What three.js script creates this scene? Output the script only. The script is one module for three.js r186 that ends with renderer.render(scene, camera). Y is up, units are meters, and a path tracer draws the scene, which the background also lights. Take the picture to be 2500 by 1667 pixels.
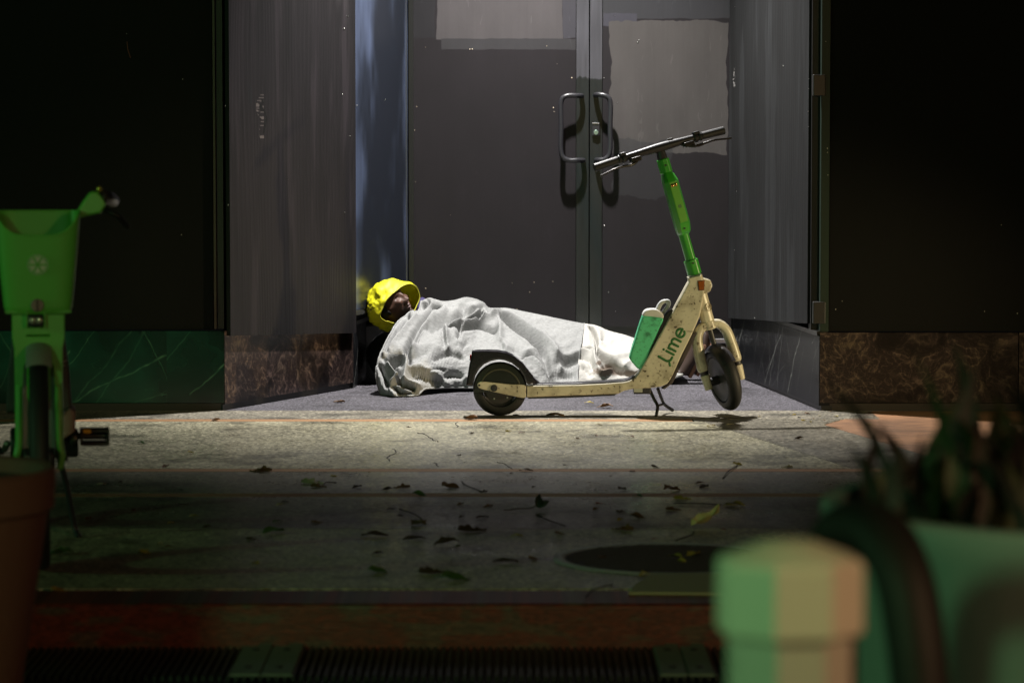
import * as THREE from 'three';
import { mergeGeometries, mergeVertices, toCreasedNormals } from 'three/addons/utils/BufferGeometryUtils.js';
import { RoundedBoxGeometry } from 'three/addons/geometries/RoundedBoxGeometry.js';

// ------------------------------------------------------------------ camera, sky, exposure
const FOCAL = 8000, CAM = new THREE.Vector3(0, 1.32, 14.77);          // focal length in pixels of the 2500 px wide photograph
const PITCH = Math.atan((833.5 - 288) / FOCAL);
const scene = new THREE.Scene();
const camera = new THREE.PerspectiveCamera(2 * Math.atan(833.5 / FOCAL) * 180 / Math.PI, 1.5, 0.1, 200);
camera.position.copy(CAM);
camera.rotation.set(-PITCH, 0, 0);
camera.focus = 15.2;
camera.userData.fStop = 4.2;
camera.updateMatrixWorld();

const renderer = new THREE.WebGLRenderer();
renderer.toneMapping = THREE.LinearToneMapping;
renderer.toneMappingExposure = 1;
renderer.shadowMap.enabled = true;

// night sky: a faint town glow, a little lighter near the horizon
{
  const w = 64, h = 32, d = new Float32Array(w * h * 4);
  for (let j = 0; j < h; j++) for (let i = 0; i < w; i++) {
    const el = (j + 0.5) / h - 0.5, k = 0.0016 + 0.0022 * Math.exp(-Math.abs(el) * 9), o = (j * w + i) * 4;
    d[o] = k * 1.05; d[o + 1] = k; d[o + 2] = k * 1.05; d[o + 3] = 1;
  }
  const sky = new THREE.DataTexture(d, w, h, THREE.RGBAFormat, THREE.FloatType);
  sky.mapping = THREE.EquirectangularReflectionMapping; sky.magFilter = THREE.LinearFilter; sky.needsUpdate = true;
  scene.background = sky; scene.environment = sky;
}
const LAMP = { door: [0.12, 3.62, -1.05, 112], addedFlood: [8.6, 1.05, 3.6, 165], green: [-7.5, 2.0, 7.6, 13], addedWarm: [2.4, 1.9, 12.9, 14], addedGreen: [-1.9, 1.9, 13.1, 12] };

// ------------------------------------------------------------------ helpers
let seed = 12345;
const rnd = () => { seed |= 0; seed = seed + 0x6D2B79F5 | 0; let t = Math.imul(seed ^ seed >>> 15, 1 | seed); t = t + Math.imul(t ^ t >>> 7, 61 | t) ^ t; return ((t ^ t >>> 14) >>> 0) / 4294967296; };
const rr = (a, b) => a + (b - a) * rnd();
const V = (x, y, z) => new THREE.Vector3(x, y, z);
const clamp = (x, a = 0, b = 1) => Math.min(b, Math.max(a, x));
const lerp = (a, b, t) => a + (b - a) * t;
const sst = (a, b, x) => { const t = clamp((x - a) / (b - a)); return t * t * (3 - 2 * t); };
const cP = Math.cos(PITCH), sP = Math.sin(PITCH);
const dirOf = (px, py) => { const x = (px - 1250) / FOCAL, y = (833.5 - py) / FOCAL; return V(x, -sP + y * cP, -cP - y * sP); };
const P = (px, py, z) => { const d = dirOf(px, py), t = (z - CAM.z) / d.z; return V(CAM.x + d.x * t, CAM.y + d.y * t, z); };   // photo pixel on the plane z
const G = (px, py, h = 0) => { const d = dirOf(px, py), t = (h - CAM.y) / d.y; return V(CAM.x + d.x * t, h, CAM.z + d.z * t); };   // photo pixel on the ground

const hash = (x, y, s) => { let h = Math.imul(x, 374761393) + Math.imul(y, 668265263) + Math.imul(s, 974634777) | 0; h = Math.imul(h ^ h >>> 13, 1274126177); h ^= h >>> 16; return (h >>> 0) / 4294967296; };
function vn(x, y, s, per = 0) {
  const xi = Math.floor(x), yi = Math.floor(y), fx = x - xi, fy = y - yi, u = fx * fx * (3 - 2 * fx), v = fy * fy * (3 - 2 * fy);
  const w = (a) => per ? ((a % per) + per) % per : a;
  const a = hash(w(xi), w(yi), s), b = hash(w(xi + 1), w(yi), s), c = hash(w(xi), w(yi + 1), s), d = hash(w(xi + 1), w(yi + 1), s);
  return a + (b - a) * u + (c - a) * v + (a - b - c + d) * u * v;
}
function fbm(x, y, s, oct = 4, per = 0) { let a = 0, k = 0.5, n = 0; for (let i = 0; i < oct; i++) { a += k * vn(x, y, s + i * 17, per); n += k; x *= 2; y *= 2; per *= 2; k *= 0.5; } return a / n; }
// a texture from a function of (u, v) in 0..1 giving sRGB 0..255
function tex(w, h, f, { srgb = true, repeat } = {}) {
  const d = new Uint8Array(w * h * 4);
  for (let j = 0; j < h; j++) for (let i = 0; i < w; i++) {
    const c = f((i + 0.5) / w, (j + 0.5) / h), o = (j * w + i) * 4;
    if (typeof c === 'number') d[o] = d[o + 1] = d[o + 2] = clamp(c, 0, 255); else { d[o] = clamp(c[0], 0, 255); d[o + 1] = clamp(c[1], 0, 255); d[o + 2] = clamp(c[2], 0, 255); }
    d[o + 3] = 255;
  }
  const t = new THREE.DataTexture(d, w, h);
  t.magFilter = THREE.LinearFilter; t.minFilter = THREE.LinearMipmapLinearFilter; t.generateMipmaps = true;
  t.wrapS = t.wrapT = THREE.RepeatWrapping; if (srgb) t.colorSpace = THREE.SRGBColorSpace;
  if (repeat) t.repeat.set(...repeat);
  t.needsUpdate = true; return t;
}
function mat(rgb, rough, extra = {}) {
  const m = new THREE.MeshPhysicalMaterial({ roughness: rough, side: THREE.DoubleSide, ...extra });
  m.color.setRGB(...rgb); return m;
}
const taken = {};
const numbered = (n) => { const k = taken[n] = (taken[n] ?? -1) + 1; return k ? `${n}_${String(k).padStart(3, '0')}` : n; };
function obj(name, geo, m, parent, at) {
  const g = Array.isArray(geo) ? merge(geo) : geo, o = new THREE.Mesh(g, m);
  o.castShadow = o.receiveShadow = true;
  o.name = (!parent || parent === scene) ? numbered(name) : name; (parent || scene).add(o);
  if (at) o.position.set(...at);
  return o;
}
function merge(list) {
  const keep = ['position', 'normal', 'uv'];
  const gs = list.map((g) => { g = g.index ? g.toNonIndexed() : g; for (const k of Object.keys(g.attributes)) if (!keep.includes(k)) g.deleteAttribute(k); if (!g.attributes.uv) g.setAttribute('uv', new THREE.BufferAttribute(new Float32Array(g.attributes.position.count * 2), 2)); return g; });
  return mergeGeometries(gs);
}
function thing(name, label, category, group) {
  const o = new THREE.Group(); o.name = numbered(name); scene.add(o); o.userData = { label, category }; if (group) o.userData.group = group; return o;
}
function tag(o, label, category, group) { o.userData.label = label; o.userData.category = category; if (group) o.userData.group = group; return o; }
function struct(o) { o.userData.kind = 'structure'; return o; }
// box between two corners with uv in metres
function box(x0, y0, z0, x1, y1, z1, r = 0) {
  const w = x1 - x0, h = y1 - y0, d = z1 - z0;
  const g = r ? new RoundedBoxGeometry(w, h, d, 2, r) : new THREE.BoxGeometry(w, h, d);
  g.translate((x0 + x1) / 2, (y0 + y1) / 2, (z0 + z1) / 2);
  return metreUV(g);
}
function metreUV(g, s = 1) {
  g = g.index ? g.toNonIndexed() : g; const p = g.attributes.position, n = g.attributes.normal, uv = new Float32Array(p.count * 2);
  for (let i = 0; i < p.count; i++) {
    const ax = Math.abs(n.getX(i)), ay = Math.abs(n.getY(i)), az = Math.abs(n.getZ(i));
    let u, v; if (az >= ax && az >= ay) { u = p.getX(i); v = p.getY(i); } else if (ax >= ay) { u = p.getZ(i); v = p.getY(i); } else { u = p.getX(i); v = p.getZ(i); }
    uv[i * 2] = u * s; uv[i * 2 + 1] = v * s;
  }
  g.setAttribute('uv', new THREE.BufferAttribute(uv, 2)); return g;
}
// a wall slab standing on the floor line from a to b ([x, z]), thickness going behind (to the left of a->b seen from above), uv 0..1 on its front or in metres
function slab(a, b, y0, y1, t, { unit = false, off = 0 } = {}) {
  const dx = b[0] - a[0], dz = b[1] - a[1], L = Math.hypot(dx, dz), g = new THREE.BoxGeometry(L, y1 - y0, t);
  const p = g.attributes.position, n = g.attributes.normal, uv = g.attributes.uv;
  for (let i = 0; i < p.count; i++) uv.setXY(i, ...(unit ? [p.getX(i) / L + 0.5, p.getY(i) / (y1 - y0) + 0.5] : [p.getX(i) + L / 2, p.getY(i) + (y1 + y0) / 2]));
  g.translate(L / 2, (y0 + y1) / 2, -t / 2 + off);
  const m = new THREE.Matrix4().makeBasis(V(dx / L, 0, dz / L), V(0, 1, 0), V(-dz / L, 0, dx / L)); m.setPosition(a[0], 0, a[1]);
  return g.applyMatrix4(m);
}
function extr(pts, z0, z1, bevel = 0.003, seg = 2) {
  const s = new THREE.Shape(pts.map((p) => new THREE.Vector2(p.x ?? p[0], p.y ?? p[1])));
  const g = new THREE.ExtrudeGeometry(s, { depth: z1 - z0 - 2 * bevel, bevelEnabled: bevel > 0, bevelSize: bevel, bevelOffset: -bevel, bevelThickness: bevel, bevelSegments: seg, curveSegments: 8 });
  g.translate(0, 0, z0 + bevel); return metreUV(g);
}
const spline = (pts, n = 60, closed = false) => new THREE.CatmullRomCurve3(pts.map((p) => Array.isArray(p) ? V(...p) : p), closed, 'centripetal').getPoints(n);
function tube(pts, r, n = 32, sides = 10, closed = false) {
  const c = new THREE.CatmullRomCurve3(pts.map((p) => Array.isArray(p) ? V(...p) : p), closed, 'centripetal');
  const g = new THREE.TubeGeometry(c, n, 1, sides, closed), p = g.attributes.position, N = g.attributes.normal;
  const rad = typeof r === 'function' ? r : () => r;
  for (let i = 0; i < p.count; i++) { const t = Math.floor(i / (sides + 1)) / n, R = rad(t); p.setXYZ(i, p.getX(i) - N.getX(i) * (1 - R), p.getY(i) - N.getY(i) * (1 - R), p.getZ(i) - N.getZ(i) * (1 - R)); }
  if (closed) return g;
  const caps = [];
  for (const e of [0, 1]) { const d = new THREE.SphereGeometry(1, sides, 6); d.scale(rad(e), rad(e), rad(e)); const q = c.getPoint(e); d.translate(q.x, q.y, q.z); caps.push(d); }
  return merge([g, ...caps]);
}
function cyl(a, b, r0, r1 = r0, sides = 20, bevel = 0) {
  const A = Array.isArray(a) ? V(...a) : a, B = Array.isArray(b) ? V(...b) : b, L = A.distanceTo(B);
  const bv = Math.min(bevel || Math.min(r0, r1) * 0.12, L / 3);
  const g = new THREE.LatheGeometry([[0, 0], [r0 - bv, 0], [r0, bv], [r1, L - bv], [r1 - bv, L], [0, L]].map((q) => new THREE.Vector2(Math.max(0, q[0]), q[1])), sides);
  const q = new THREE.Quaternion().setFromUnitVectors(V(0, 1, 0), B.clone().sub(A).normalize());
  const out = toCreasedNormals(g, 0.6); out.applyQuaternion(q); out.translate(A.x, A.y, A.z); return out;
}
function lathe(pts, sides = 40, crease = 0.7) { return toCreasedNormals(new THREE.LatheGeometry(pts.map((p) => new THREE.Vector2(...p)), sides), crease); }
// parametric sheet: f(u, v) -> Vector3
function sheet(f, nu, nv, { closeU = false, uvScale = [1, 1] } = {}) {
  const pos = [], uv = [], idx = [];
  for (let j = 0; j <= nv; j++) for (let i = 0; i <= nu; i++) { const q = f(i / nu, j / nv); pos.push(q.x, q.y, q.z); uv.push(i / nu * uvScale[0], j / nv * uvScale[1]); }
  for (let j = 0; j < nv; j++) for (let i = 0; i < nu; i++) { const a = j * (nu + 1) + i; idx.push(a, a + 1, a + nu + 1, a + 1, a + nu + 2, a + nu + 1); }
  const g = new THREE.BufferGeometry(); g.setAttribute('position', new THREE.Float32BufferAttribute(pos, 3)); g.setAttribute('uv', new THREE.Float32BufferAttribute(uv, 2)); g.setIndex(idx); g.computeVertexNormals();
  if (closeU) { const n = g.attributes.normal; for (let j = 0; j <= nv; j++) { const a = j * (nu + 1), b = a + nu, s = V(n.getX(a) + n.getX(b), n.getY(a) + n.getY(b), n.getZ(a) + n.getZ(b)).normalize(); n.setXYZ(a, s.x, s.y, s.z); n.setXYZ(b, s.x, s.y, s.z); } }
  return g;
}
// point at t along a list of [x, y] control points (by arc length, smooth)
function curve2(pts) { const c = new THREE.CatmullRomCurve3(pts.map((p) => V(p[0], p[1], 0)), false, 'centripetal'); return (t) => { const q = c.getPointAt(clamp(t)); return [q.x, q.y]; }; }
const segDist = (x, y, a, b) => { const dx = b[0] - a[0], dy = b[1] - a[1], t = clamp(((x - a[0]) * dx + (y - a[1]) * dy) / (dx * dx + dy * dy || 1)); return Math.hypot(x - a[0] - t * dx, y - a[1] - t * dy); };
const polyDist = (x, y, pl) => { let m = 1e9; for (let i = 0; i + 1 < pl.length; i++) m = Math.min(m, segDist(x, y, pl[i], pl[i + 1])); return m; };

// ------------------------------------------------------------------ materials
const S255 = (v) => v;
const speckle = (base, amp, grit, dirt, s) => (u, v) => {
  const n = 64, a = fbm(u * 4, v * 4, s, 5, 4), b = vn(u * 300, v * 300, s + 3, 300), c = vn(u * 170, v * 170, s + 5, 170), d = fbm(u * 10, v * 10, s + 9, 4, 10);
  let k = 1 + (a - 0.5) * amp + (b - 0.5) * grit + (c - 0.5) * grit * 0.8; k *= 1 - dirt * sst(0.55, 0.8, d);
  const w = b > 0.93 ? 1.28 : 1;
  return [base[0] * k * w, base[1] * k * w, base[2] * k * w];
};
const gritBump = tex(512, 512, (u, v) => 128 + 110 * (vn(u * 150, v * 150, 31, 150) - 0.5) + 70 * (vn(u * 70, v * 70, 33, 70) - 0.5), { srgb: false });
const grit = (rep) => { const t = gritBump.clone(); t.repeat.set(rep, rep); t.needsUpdate = true; return t; };
const slabRough = tex(512, 512, (u, v) => 54 + 76 * fbm(u * 5, v * 5, 77, 4, 5) + 40 * (vn(u * 120, v * 120, 79, 120) - 0.5), { srgb: false, repeat: [0.5, 0.5] });
const paveTex = tex(1024, 1024, speckle([158, 153, 130], 0.35, 0.6, 0.3, 5), { repeat: [0.5, 0.5] });
const paveGreyTex = tex(1024, 1024, speckle([128, 123, 110], 0.35, 0.55, 0.3, 15), { repeat: [0.5, 0.5] });
const terraTex = tex(512, 512, (u, v) => { const k = 1 + (fbm(u * 6, v * 6, 41, 4, 6) - 0.5) * 0.5 + (vn(u * 40, v * 160, 43, 40) - 0.5) * 0.35; return [148 * k, 108 * k, 76 * k]; }, { repeat: [0.6, 0.6] });
const recessTex = tex(1024, 1024, speckle([78, 76, 81], 0.3, 0.8, 0.22, 25), { repeat: [0.8, 0.8] });
const M = {
  pave: mat([1, 1, 1], 1, { map: paveTex, specularIntensity: 0.6, roughnessMap: slabRough, bumpMap: grit(0.6), bumpScale: 0.0006 }),
  paveGrey: mat([1, 1, 1], 1, { map: paveGreyTex, specularIntensity: 0.7, roughnessMap: slabRough, bumpMap: grit(0.6), bumpScale: 0.0006 }),
  paveNear: mat([1, 1, 1], 0.75, { map: paveGreyTex, specularIntensity: 0.4, bumpMap: grit(0.6), bumpScale: 0.001 }),
  terra: mat([1, 1, 1], 0.6, { map: terraTex, bumpMap: grit(0.7), bumpScale: 0.0012 }),
  strip: mat([0.36, 0.2, 0.1], 0.7, { specularIntensity: 0.4, bumpMap: grit(0.8), bumpScale: 0.001 }),
  recess: mat([1, 1, 1], 0.75, { map: recessTex, specularIntensity: 0.5, bumpMap: grit(0.9), bumpScale: 0.002 }),
  bed: mat([0.02, 0.02, 0.02], 0.95),
  black: mat([0.006, 0.006, 0.006], 0.45),
  blackMetal: mat([0.02, 0.02, 0.023], 0.34),
  rubber: mat([0.014, 0.014, 0.015], 0.62),
  steel: mat([0.35, 0.35, 0.36], 0.35, { metalness: 0.9 }),
  chip: mat([0.55, 0.52, 0.46], 0.8),
  screw: mat([0.5, 0.5, 0.48], 0.3, { metalness: 1 }),
};
// ------------------------------------------------------------------ the setting: road, kerb, sidewalk, doorway floor
struct(obj('road', metreUV(new THREE.PlaneGeometry(120, 60).rotateX(-Math.PI / 2).translate(0, -0.13, 5.91 + 30)), mat([0.045, 0.045, 0.047], 0.8, { bumpMap: grit(1), bumpScale: 0.003 })));
const walk = new THREE.Group(); walk.name = 'sidewalk'; scene.add(walk); struct(walk);
const flatPoly = (pts, y0, y1) => { const g = new THREE.ExtrudeGeometry(new THREE.Shape(pts.map((p) => new THREE.Vector2(p[0], -p[1]))), { depth: y1 - y0 - 0.0015, bevelEnabled: true, bevelSize: 0.0015, bevelOffset: -0.0015, bevelThickness: 0.0015, bevelSegments: 1 }); g.rotateX(-Math.PI / 2); g.translate(0, y0, 0); return metreUV(g); };
obj('paving_bed', box(-9, -0.2, 0.0, 9, -0.05, 5.6), M.bed, walk);
{
  const X0 = -9, X1 = 9, zs = [0.004, 0.43, 0.535, 2.47, 2.57, 3.28, 3.38, 4.28, 5.63];
  const row = (z0, z1, m, name = 'paving_slab', x0 = X0, x1 = X1) => obj(name, flatPoly([[x0, z0 + 0.003], [x1, z0 + 0.003], [x1, z1 - 0.003], [x0, z1 - 0.003]], -0.06, 0), m, walk);
  const aAt = (z) => 0.913 + (z - 0.88) * 0.2356, bAt = (z) => 1.345 + (z - 0.69) * 0.2153;
  row(zs[0], zs[1], M.paveNear, 'paving_slab', X0, 1.62);
  row(zs[1], zs[2], M.strip, 'edging_strip', X0, 0.79);
  // slabs between the first two strips, cut by two slanting joints
  obj('paving_slab', flatPoly([[X0, zs[2] + 0.003], [aAt(zs[2]), zs[2] + 0.003], [aAt(zs[3]), zs[3] - 0.003], [X0, zs[3] - 0.003]], -0.06, 0), M.pave, walk);
  obj('paving_slab', flatPoly([[0.797, zs[1] + 0.003], [1.452, zs[1] + 0.003], [1.345, 0.69], [bAt(zs[3]), zs[3] - 0.003], [aAt(zs[3]) + 0.006, zs[3] - 0.003], [aAt(zs[2]) + 0.006, zs[2] + 0.003], [0.797, zs[2]]], -0.06, 0), M.paveGrey, walk);
  obj('paving_slab', flatPoly([[1.352, 0.69], [1.458, zs[1] + 0.003], [1.63, 0.03], [X1, 0.03], [X1, zs[3] - 0.003], [bAt(zs[3]) + 0.006, zs[3] - 0.003]], -0.06, 0), M.terra, walk);
  row(zs[3], zs[4], M.strip, 'edging_strip');
  row(zs[4], zs[5], M.paveGrey, 'paving_slab');
  row(zs[5], zs[6], M.strip, 'edging_strip');
  row(zs[6], zs[7], M.paveGrey, 'paving_slab');
  row(zs[7], zs[8], M.pave, 'paving_slab');
}
const kerbTex = tex(1024, 128, (u, v) => { const n = fbm(u * 48, v * 6, 61, 5, 0), k = 0.75 + 0.5 * vn(u * 300, v * 40, 63), worn = sst(0.5, 0.66, n) * (v > 0.78 ? 1 : 0.75); return [lerp(104, 84, worn) * k, lerp(42, 70, worn) * k, lerp(28, 56, worn) * k]; });
{
  const kerb = new THREE.Group(); kerb.name = 'kerb'; scene.add(kerb); struct(kerb);
  const cuts = [-9, -5.2, -2.35, 0.62, 3.4, 6.2, 9];
  for (let i = 0; i + 1 < cuts.length; i++) {
    const g = new RoundedBoxGeometry(cuts[i + 1] - cuts[i] - 0.006, 0.15, 0.27, 3, 0.012); g.translate((cuts[i] + cuts[i + 1]) / 2, -0.076, 5.775);
    const uv = metreUV(g); for (let k = 0, a = uv.attributes.uv, p = uv.attributes.position; k < a.count; k++) a.setXY(k, p.getX(k) / 4, (p.getY(k) + 0.15) / 0.16);
    obj('kerb_stone', uv, mat([1, 1, 1], 0.42, { map: kerbTex, bumpMap: grit(1), bumpScale: 0.001 }), kerb);
  }
}
struct(obj('doorway_floor', metreUV(new THREE.BoxGeometry(3.4, 0.06, 2.4).translate(0, -0.031, -1.206)), M.recess));

// ------------------------------------------------------------------ the shop front
const ridged = (x, y, s, oct, pw) => { let a = 0, k = 1, n = 0; for (let i = 0; i < oct; i++) { a += k * Math.pow(1 - Math.abs(2 * vn(x, y, s + i * 19) - 1), pw); n += k; const t = x; x = x * 1.7 + y * 0.9; y = y * 1.7 - t * 0.9; k *= 0.62; } return a / n; };
const marbleFn = (kind, s) => {
  const R0 = (i) => hash(i, s, 7), lines = []; for (let i = 0; i < 44; i++) { const a = (R0(i) < 0.65 ? 0.75 : 2.2) + (R0(i + 50) - 0.5) * 0.9, cx = R0(i + 100), cy = R0(i + 150), L = 0.08 + 0.4 * R0(i + 200) ** 2; lines.push([[cx - Math.cos(a) * L, cy - Math.sin(a) * L], [cx + Math.cos(a) * L, cy + Math.sin(a) * L], 0.0011 + 0.0022 * R0(i + 250), 0.35 + 0.65 * R0(i + 300)]); }
  return (u, v) => {
    const x = u * 6, y = v * 6, wx = fbm(x * 1.1, y * 1.1, s, 5) - 0.5, wy = fbm(x * 1.1 + 9, y * 1.1 + 4, s + 2, 5) - 0.5, grain = vn(u * 420, v * 420, s);
    if (kind === 'brown') {
      const patch = sst(0.28, 0.5, fbm(x * 1.2 + wx * 2, y * 1.2 + wy * 2, s + 80, 5)), fib = ridged(x * 5 + wx * 6, y * 5 + wy * 6, s + 60, 5, 5), fib2 = ridged(x * 15 + wx * 8, y * 15 + wy * 8, s + 65, 4, 6), gold = fbm(x * 1.5, y * 1.5, s + 90, 3), blot = sst(0.56, 0.7, fbm(x * 5 + wx * 4, y * 5, s + 95, 4));
      const k = 0.5 + 0.5 * patch + 0.35 * (grain - 0.5), w = clamp(sst(0.15, 0.7, fib) * (0.25 + 0.75 * patch) * 0.8 + sst(0.2, 0.75, fib2) * patch * 0.75 + blot * patch * 0.25);
      return [lerp(40 * k, 112, w * 0.85), lerp(32 * k, 90 + 8 * gold, w * 0.85), lerp(31 * k, 76 + 12 * (1 - gold), w * 0.85)];
    }
    const cloud = fbm(x * 0.6 + wx, y * 0.6 + wy, s + 50, 4); let vein = 0;
    const px = u + wx * 0.05, py = v + wy * 0.05;
    for (const [a, b, w, o] of lines) { const d = segDist(px, py, a, b); if (d < w * 4) vein = Math.max(vein, Math.exp(-Math.pow(d / w, 2)) * o * (0.35 + 0.65 * vn(u * 60, v * 60, s + 31))); }
    const splash = sst(0.5, 0.85, ridged(x * 2 + wx * 4, y * 2 + wy * 4, s + 70, 5, 7)) * sst(0.46, 0.66, fbm(x * 0.9, y * 0.9, s + 72, 3)), k = clamp(vein * 0.75 + splash * 0.6);
    const base = kind === 'green' ? [lerp(2, 22, cloud), lerp(2, 92, cloud), lerp(4, 72, cloud)] : [lerp(12, 26, cloud), lerp(13, 27, cloud), lerp(15, 31, cloud)];
    const tint = kind === 'green' ? [120, 160, 120] : [185, 187, 174];
    return [lerp(base[0], tint[0], k), lerp(base[1], tint[1], k), lerp(base[2], tint[2], k)];
  };
};
const brownTex = tex(768, 768, marbleFn('brown', 201)), greenTex = tex(640, 640, marbleFn('green', 305)), blackTex = tex(640, 640, marbleFn('black', 411));
for (const t of [brownTex, greenTex, blackTex]) t.repeat.set(0.75, 0.75);
M.brownMarble = mat([1, 1, 1], 0.34, { map: brownTex, specularIntensity: 0.5 }); M.greenMarble = mat([1, 1, 1], 0.2, { map: greenTex }); M.blackMarble = mat([1, 1, 1], 0.42, { map: blackTex, specularIntensity: 0.35 });
const panelTex = tex(512, 512, (u, v) => { const k = 0.75 + 0.5 * fbm(u * 6, v * 3, 121, 4, 0) + 0.15 * (vn(u * 300, v * 40, 123) - 0.5); return [15 * k, 14.5 * k, 13 * k]; });
panelTex.repeat.set(0.5, 0.5);
M.panel = mat([1, 1, 1], 0.65, { map: panelTex, specularIntensity: 0.35 });

const LS = [[-1.3, 0], [-0.778, -1.23]], RS = [[1.139, -2.1], [1.39, 0]], ZD = -2.1;
// camera ray through a pixel onto the standing plane through a and b, giving the point and its share along a-b
function onWall(px, py, a, b, off = 0) {
  const n = V(-(b[1] - a[1]), 0, b[0] - a[0]).normalize(), d = dirOf(px, py), A = V(a[0], 0, a[1]).addScaledVector(n, off), t = A.clone().sub(CAM).dot(n) / d.dot(n), q = CAM.clone().addScaledVector(d, t);
  return { q, n, s: ((q.x - a[0]) * (b[0] - a[0]) + (q.z - a[1]) * (b[1] - a[1])) / ((b[0] - a[0]) ** 2 + (b[1] - a[1]) ** 2) };
}
const dotGeo = new THREE.SphereGeometry(1, 8, 6);
function dots(list, a, b, off, m, parent, name = 'screw') {
  for (const [px, py, r = 2] of list) { const { q, n } = onWall(px, py, a, b, off); const s = obj(name, dotGeo, m, parent); s.position.copy(q); s.scale.set(r * 0.0011, r * 0.0014, r * 0.0008); }
}
// a slab whose lower edge runs from height ya to yb
function slantSlab(a, b, ya, yb, y1, t, off) {
  const g = slab(a, b, 0, 1, t, { unit: true, off }), p = g.attributes.position, L2 = (b[0] - a[0]) ** 2 + (b[1] - a[1]) ** 2;
  for (let i = 0; i < p.count; i++) { const s = ((p.getX(i) - a[0]) * (b[0] - a[0]) + (p.getZ(i) - a[1]) * (b[1] - a[1])) / L2; p.setY(i, p.getY(i) < 0.5 ? lerp(ya, yb, s) : y1); }
  g.computeVertexNormals(); return g;
}
const grainBump = tex(768, 768, (u, v) => { const w = fbm(u * 3, v * 1.2, 131, 3, 0) * 5, r = Math.sin((u * 38 + w * 2.2) * 6.283); return 128 + 46 * r * (0.4 + 0.6 * fbm(u * 9, v * 2, 133, 3)) + 70 * (vn(u * 260, v * 22, 135) - 0.5); }, { srgb: false });
function woodPanel(base, s, marks) {
  return tex(768, 768, (u, v) => {
    const streak = fbm(u * 18, v * 2.2, s, 4), cloud = fbm(u * 3, v * 4, s + 7, 4), w = fbm(u * 3, v * 1.2, 131, 3, 0) * 5, ring = Math.pow(0.5 + 0.5 * Math.sin((u * 38 + w * 2.2) * 6.283), 3);
    let k = 0.66 + 0.5 * (streak - 0.2) + 0.9 * (cloud - 0.42) + 0.22 * (vn(u * 240, v * 30, s + 9) - 0.5) - 0.22 * ring * sst(0.4, 0.58, cloud) + 0.5 * sst(0.6, 0.72, fbm(u * 11, v * 3, s + 21, 4));
    let c = [base[0] * k, base[1] * k, base[2] * k];
    for (const m of marks) c = m(u, v, c) || c;
    return c;
  });
}
// --- left shop front
{
  const t = thing('shopfront_wall', 'black boarded shop front above a polished green veined marble base', 'wall');
  obj('board_panel', slab([-5.2, -0.02], [-3.05, -0.02], 0.366, 4.4, 0.1), M.panel, t);
  obj('board_panel', slab([-3.045, -0.02], [-1.352, -0.02], 0.366, 4.4, 0.1), M.panel, t);
  obj('marble_slab', slab([-4.3, 0], [-2.9, 0], 0.034, 0.36, 0.05), M.greenMarble, t);
  obj('marble_slab', slab([-2.896, 0], [-1.303, 0], 0.034, 0.36, 0.05), M.greenMarble, t);
  obj('plinth', slab([-4.3, -0.008], [-1.31, -0.008], -0.03, 0.031, 0.05), mat([0.02, 0.018, 0.014], 0.6), t);
  obj('metal_trim', box(-1.347, 0.37, -0.06, -1.337, 4.4, -0.002), mat([0.055, 0.04, 0.034], 0.4, { metalness: 0.4 }), t);
  obj('metal_trim', box(-1.331, 0.37, -0.06, -1.304, 4.4, -0.014), M.black, t);
  dots([[308, 82, 1.4], [445, 193, 2], [442, 573, 2]], [-3, -0.02], [-1.35, -0.02], 0.002, M.chip, t, 'paint_chip');
  const sc = obj('scratch', tube([P(309, 102, -0.019), P(311, 120, -0.019), P(317, 140, -0.019)], 0.0022, 12, 5), mat([0.16, 0.06, 0.035], 0.8), t);
  sc.userData.label = 'thin reddish scratch on the board';
}
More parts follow.
